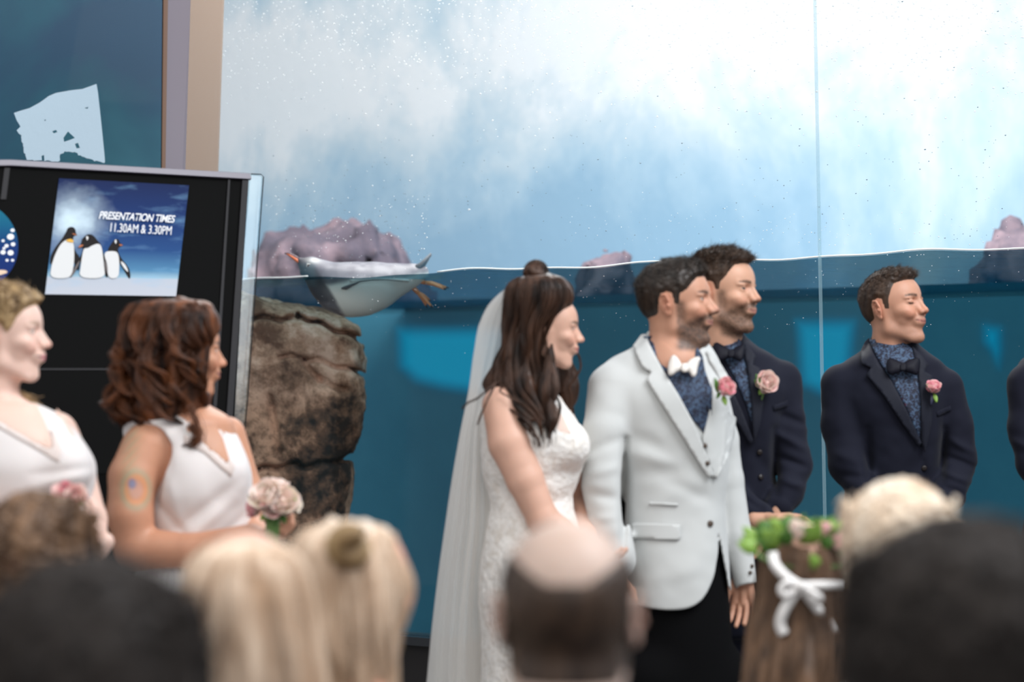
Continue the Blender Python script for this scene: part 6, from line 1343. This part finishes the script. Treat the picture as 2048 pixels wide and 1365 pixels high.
g, h = guest('light blond guest in a floral dress beside the flower girl', 3.7, 1800, 1112, 84, 0, .92, SKW, M_FLOR, male=0, w=.215)
full_hair(h, g, HB_PLAT, 4.6, 1.4, seed=105, n=8000)
# large dark head, right
g, h = guest('dark-haired guest, largest head at the lower right', 2.1, 1925, 1345, 90, 0, 1.06, (.45, .22, .15), CL['navy'])
full_hair(h, g, HB_BLK, 5.2, 1.6, seed=106, n=8000, length=1.5)

# ================================================================ the penguin
DP = 10.72
M_PEN = mat('penguin_feathers', rough=.5, vcol=True, bump=(160, .25, .002)); M_PINKF = mat('webbed_foot', (.95, .40, .19), .45); M_BILLO = mat('bill_orange', (.72, .17, .07), .3); M_BILLD = mat('bill_dark', (.10, .05, .06), .35); M_CLAW = mat('claw', (.01, .01, .01), .3); M_TAIL = mat('tail_feathers', (.10, .11, .13), .6)
pn = root('penguin', P(720, 560, DP), 'gentoo penguin floating at the waterline with its orange bill raised', 'penguin')
ax_ = [(618, 545), (650, 556), (690, 570), (730, 575), (775, 566), (815, 552), (845, 545)]
PF_ = Field().u(cone(P(625, 538, DP), P(638, 545, DP), .047, .052)).u(cone(P(614, 531, DP), P(600, 522, DP), .036, .015), .03)
PF_.u(cone(P(632, 545, DP), P(652, 562, DP), .050, .072), .03)
PF_.u(chain([P(648, 560, DP), P(672, 574, DP), P(700, 580, DP), P(730, 578, DP), P(760, 570, DP), P(800, 558, DP), P(830, 549, DP), P(845, 545, DP)], [.072, .098, .112, .108, .092, .060, .038, .026], .04), .03)
PF_.u(ell(P(715, 552, DP), (.24, .09, .035), (0, 6, 0)), .03)
def pen_col(V):
    x, y, Dp = pix(V); up = sstep(6, -6, y - np.interp(x, [560, 620, 650, 690, 740, 800, 850], [560, 560, 571, 563, 558, 556, 548]) + 2 * vnoise(V, .03, 5)); hd = sstep(652, 640, x + (y - 560) * -.6)
    c = np.tile(np.array((.80, .82, .80)), (len(V), 1)); g = np.array((.13, .125, .155)); k = np.clip(np.maximum(up, hd), 0, 1)[:, None]; c = c * (1-k) + g * k; hk = (hd * sstep(610, 600, y))[:, None]; c = c * (1 - hk) + np.array((.06, .055, .07)) * hk
    wh = np.exp(-(((x-628)/16)**2 + ((y-521)/6)**2))[:, None]; c = c * (1-.6*wh) + .62 * .6*wh
    wt = (sstep(520, 535, y) * sstep(640, 622, x) * .55 * sstep(580, 565, y))[:, None]; c = c * (1-wt) + np.array((.09, .14, .17)) * wt
    mot = (vnoise(V, .02, 6) * .5 + .5)[:, None] * k * sstep(640, 660, x)[:, None]; c = c + .10 * mot * k
    return np.clip(c, 0, .95)
V, F_ = surface(PF_, P(560, 640, DP) - np.array([0, .2, .02]), P(880, 490, DP) + np.array([0, .2, .02]), .0055); pb_ = mesh_np('body', V, F_, pn, M_PEN, True, pen_col(V))
mb = MB(); mb.tube([P(606, 529, DP), P(594, 521, DP), P(582, 512.5, DP), P(572, 507, DP)], [.017, .013, .009, .004], 10, .75); bill = mb.build('bill', M_BILLO, pn, True); mb = MB(); mb.tube([P(602, 521, DP - .001), P(590, 513.5, DP - .001), P(578, 507.5, DP), P(569.5, 507, DP)], [.009, .008, .006, .004], 8, .8); mb.build('bill_ridge', M_BILLD, bill, True)
mb = MB(); bvp = bvh_of(pb_); dd_ = Vector(P(617.5, 532.5, 1.0) - CAMP).normalized(); c = np.array(bvp.ray_cast(Vector(CAMP), dd_)[0]) + np.array([0, .0035, 0]); mb.tube([c + np.array([0, .006, 0]), c, c - np.array([0, .003, 0])], [.008, .0078, .005], 12); ey = mb.build('eye', mat('penguin_eye', (.06, .02, .02), .15), pn, True); mb = MB(); mb.tube([c + np.array([.0098*math.cos(a), 0, .0098*math.sin(a)]) for a in np.linspace(0, 6.283, 16)], .0018, 5); mb.build('eye_ring', mat('eye_ring', (.7, .68, .66), .5), ey, True)
# flipper: a long flat blade along the side
rows = []
for t in np.linspace(0, 1, 16):
    x = 700 + 118 * t; yc = 563 - 7 * math.sin(t * 2.2) + 5 * t; wd = 15 * math.sin(math.pi * min(1, .22 + t * .78)) ** .7 * (1 - .5*t) + .4; rows.append([P(x, yc - wd * .5 * k, DP - .118 + .05*t - .006*(1 - k*k) + .02 * abs(k)) for k in (-1, -.5, 0, .5, 1)])
sheet('flipper', rows, mat('flipper_underside', (.74, .76, .76), .5), pn, .008)
mb = MB(); mb.tube([P(683, 577, DP - .13), P(692, 576, DP - .135), P(703, 571, DP - .14), P(720, 563.5, DP - .135), P(745, 560.5, DP - .13), P(775, 560, DP - .115), P(806, 564, DP - .09)], [.003, .009, .006, .003, .0025, .002, .001], 8); mb.build('flipper_edge', M_TAIL, pn, True)
for i in range(9):
    mb = MB(); e = (864 - i * 2.2 + rng.uniform(-2, 2), 507 + i * 3.0); mb.tube([P(824 + i * .5, 543 + i * .5, DP - .01 + .006 * i), P(842, 530 + i * 1.8, DP - .03 + .007 * i), P(e[0], e[1], DP - .03 + .008 * i)], [.020, .013, .004], 8, .9); mb.build('tail_feather', M_TAIL, pn, True)
def foot(pts, tips, D0):
    mb = MB(); mb.tube([P(x, y, D0) for x, y in pts[:3]], [.016, .014, .012], 8, .8); f = mb.build('foot', M_PINKF, pn, True); web = MB(); base = P(*pts[2], D0)
    tp = [P(x, y, D0 - dd) for x, y, dd in tips]
    for i, q in enumerate(tp):
        m_ = MB(); m_.tube([base, base*.5 + q*.5 + np.array([0, 0, .004]), q], [.011, .009, .006], 7, .8); m_.build('toe', M_PINKF, f, True); m_ = MB(); d = (q - base) / np.linalg.norm(q - base); m_.tube([q - d*.004, q + d*.006, q + d*.014], [.005, .004, .001], 6); m_.build('claw', M_CLAW, f, True)
    v = [base] + [base*.15 + q*.85 for q in tp]; web.add(v, [(0, i, i+1) for i in range(1, len(tp))]); o = web.build('web', M_PINKF, f); md = o.modifiers.new('t', 'SOLIDIFY'); md.thickness = .004
foot([(826, 557), (836, 561), (848, 565)], [(892, 575, .0), (888, 578, .05), (880, 570, -.04)], DP); foot([(818, 566), (826, 575), (836, 586)], [(852, 611, .0), (862, 612, .03), (858, 600, -.03)], DP + .03)
# loose wavelets round the penguin: pale ripples of the water surface against the glass
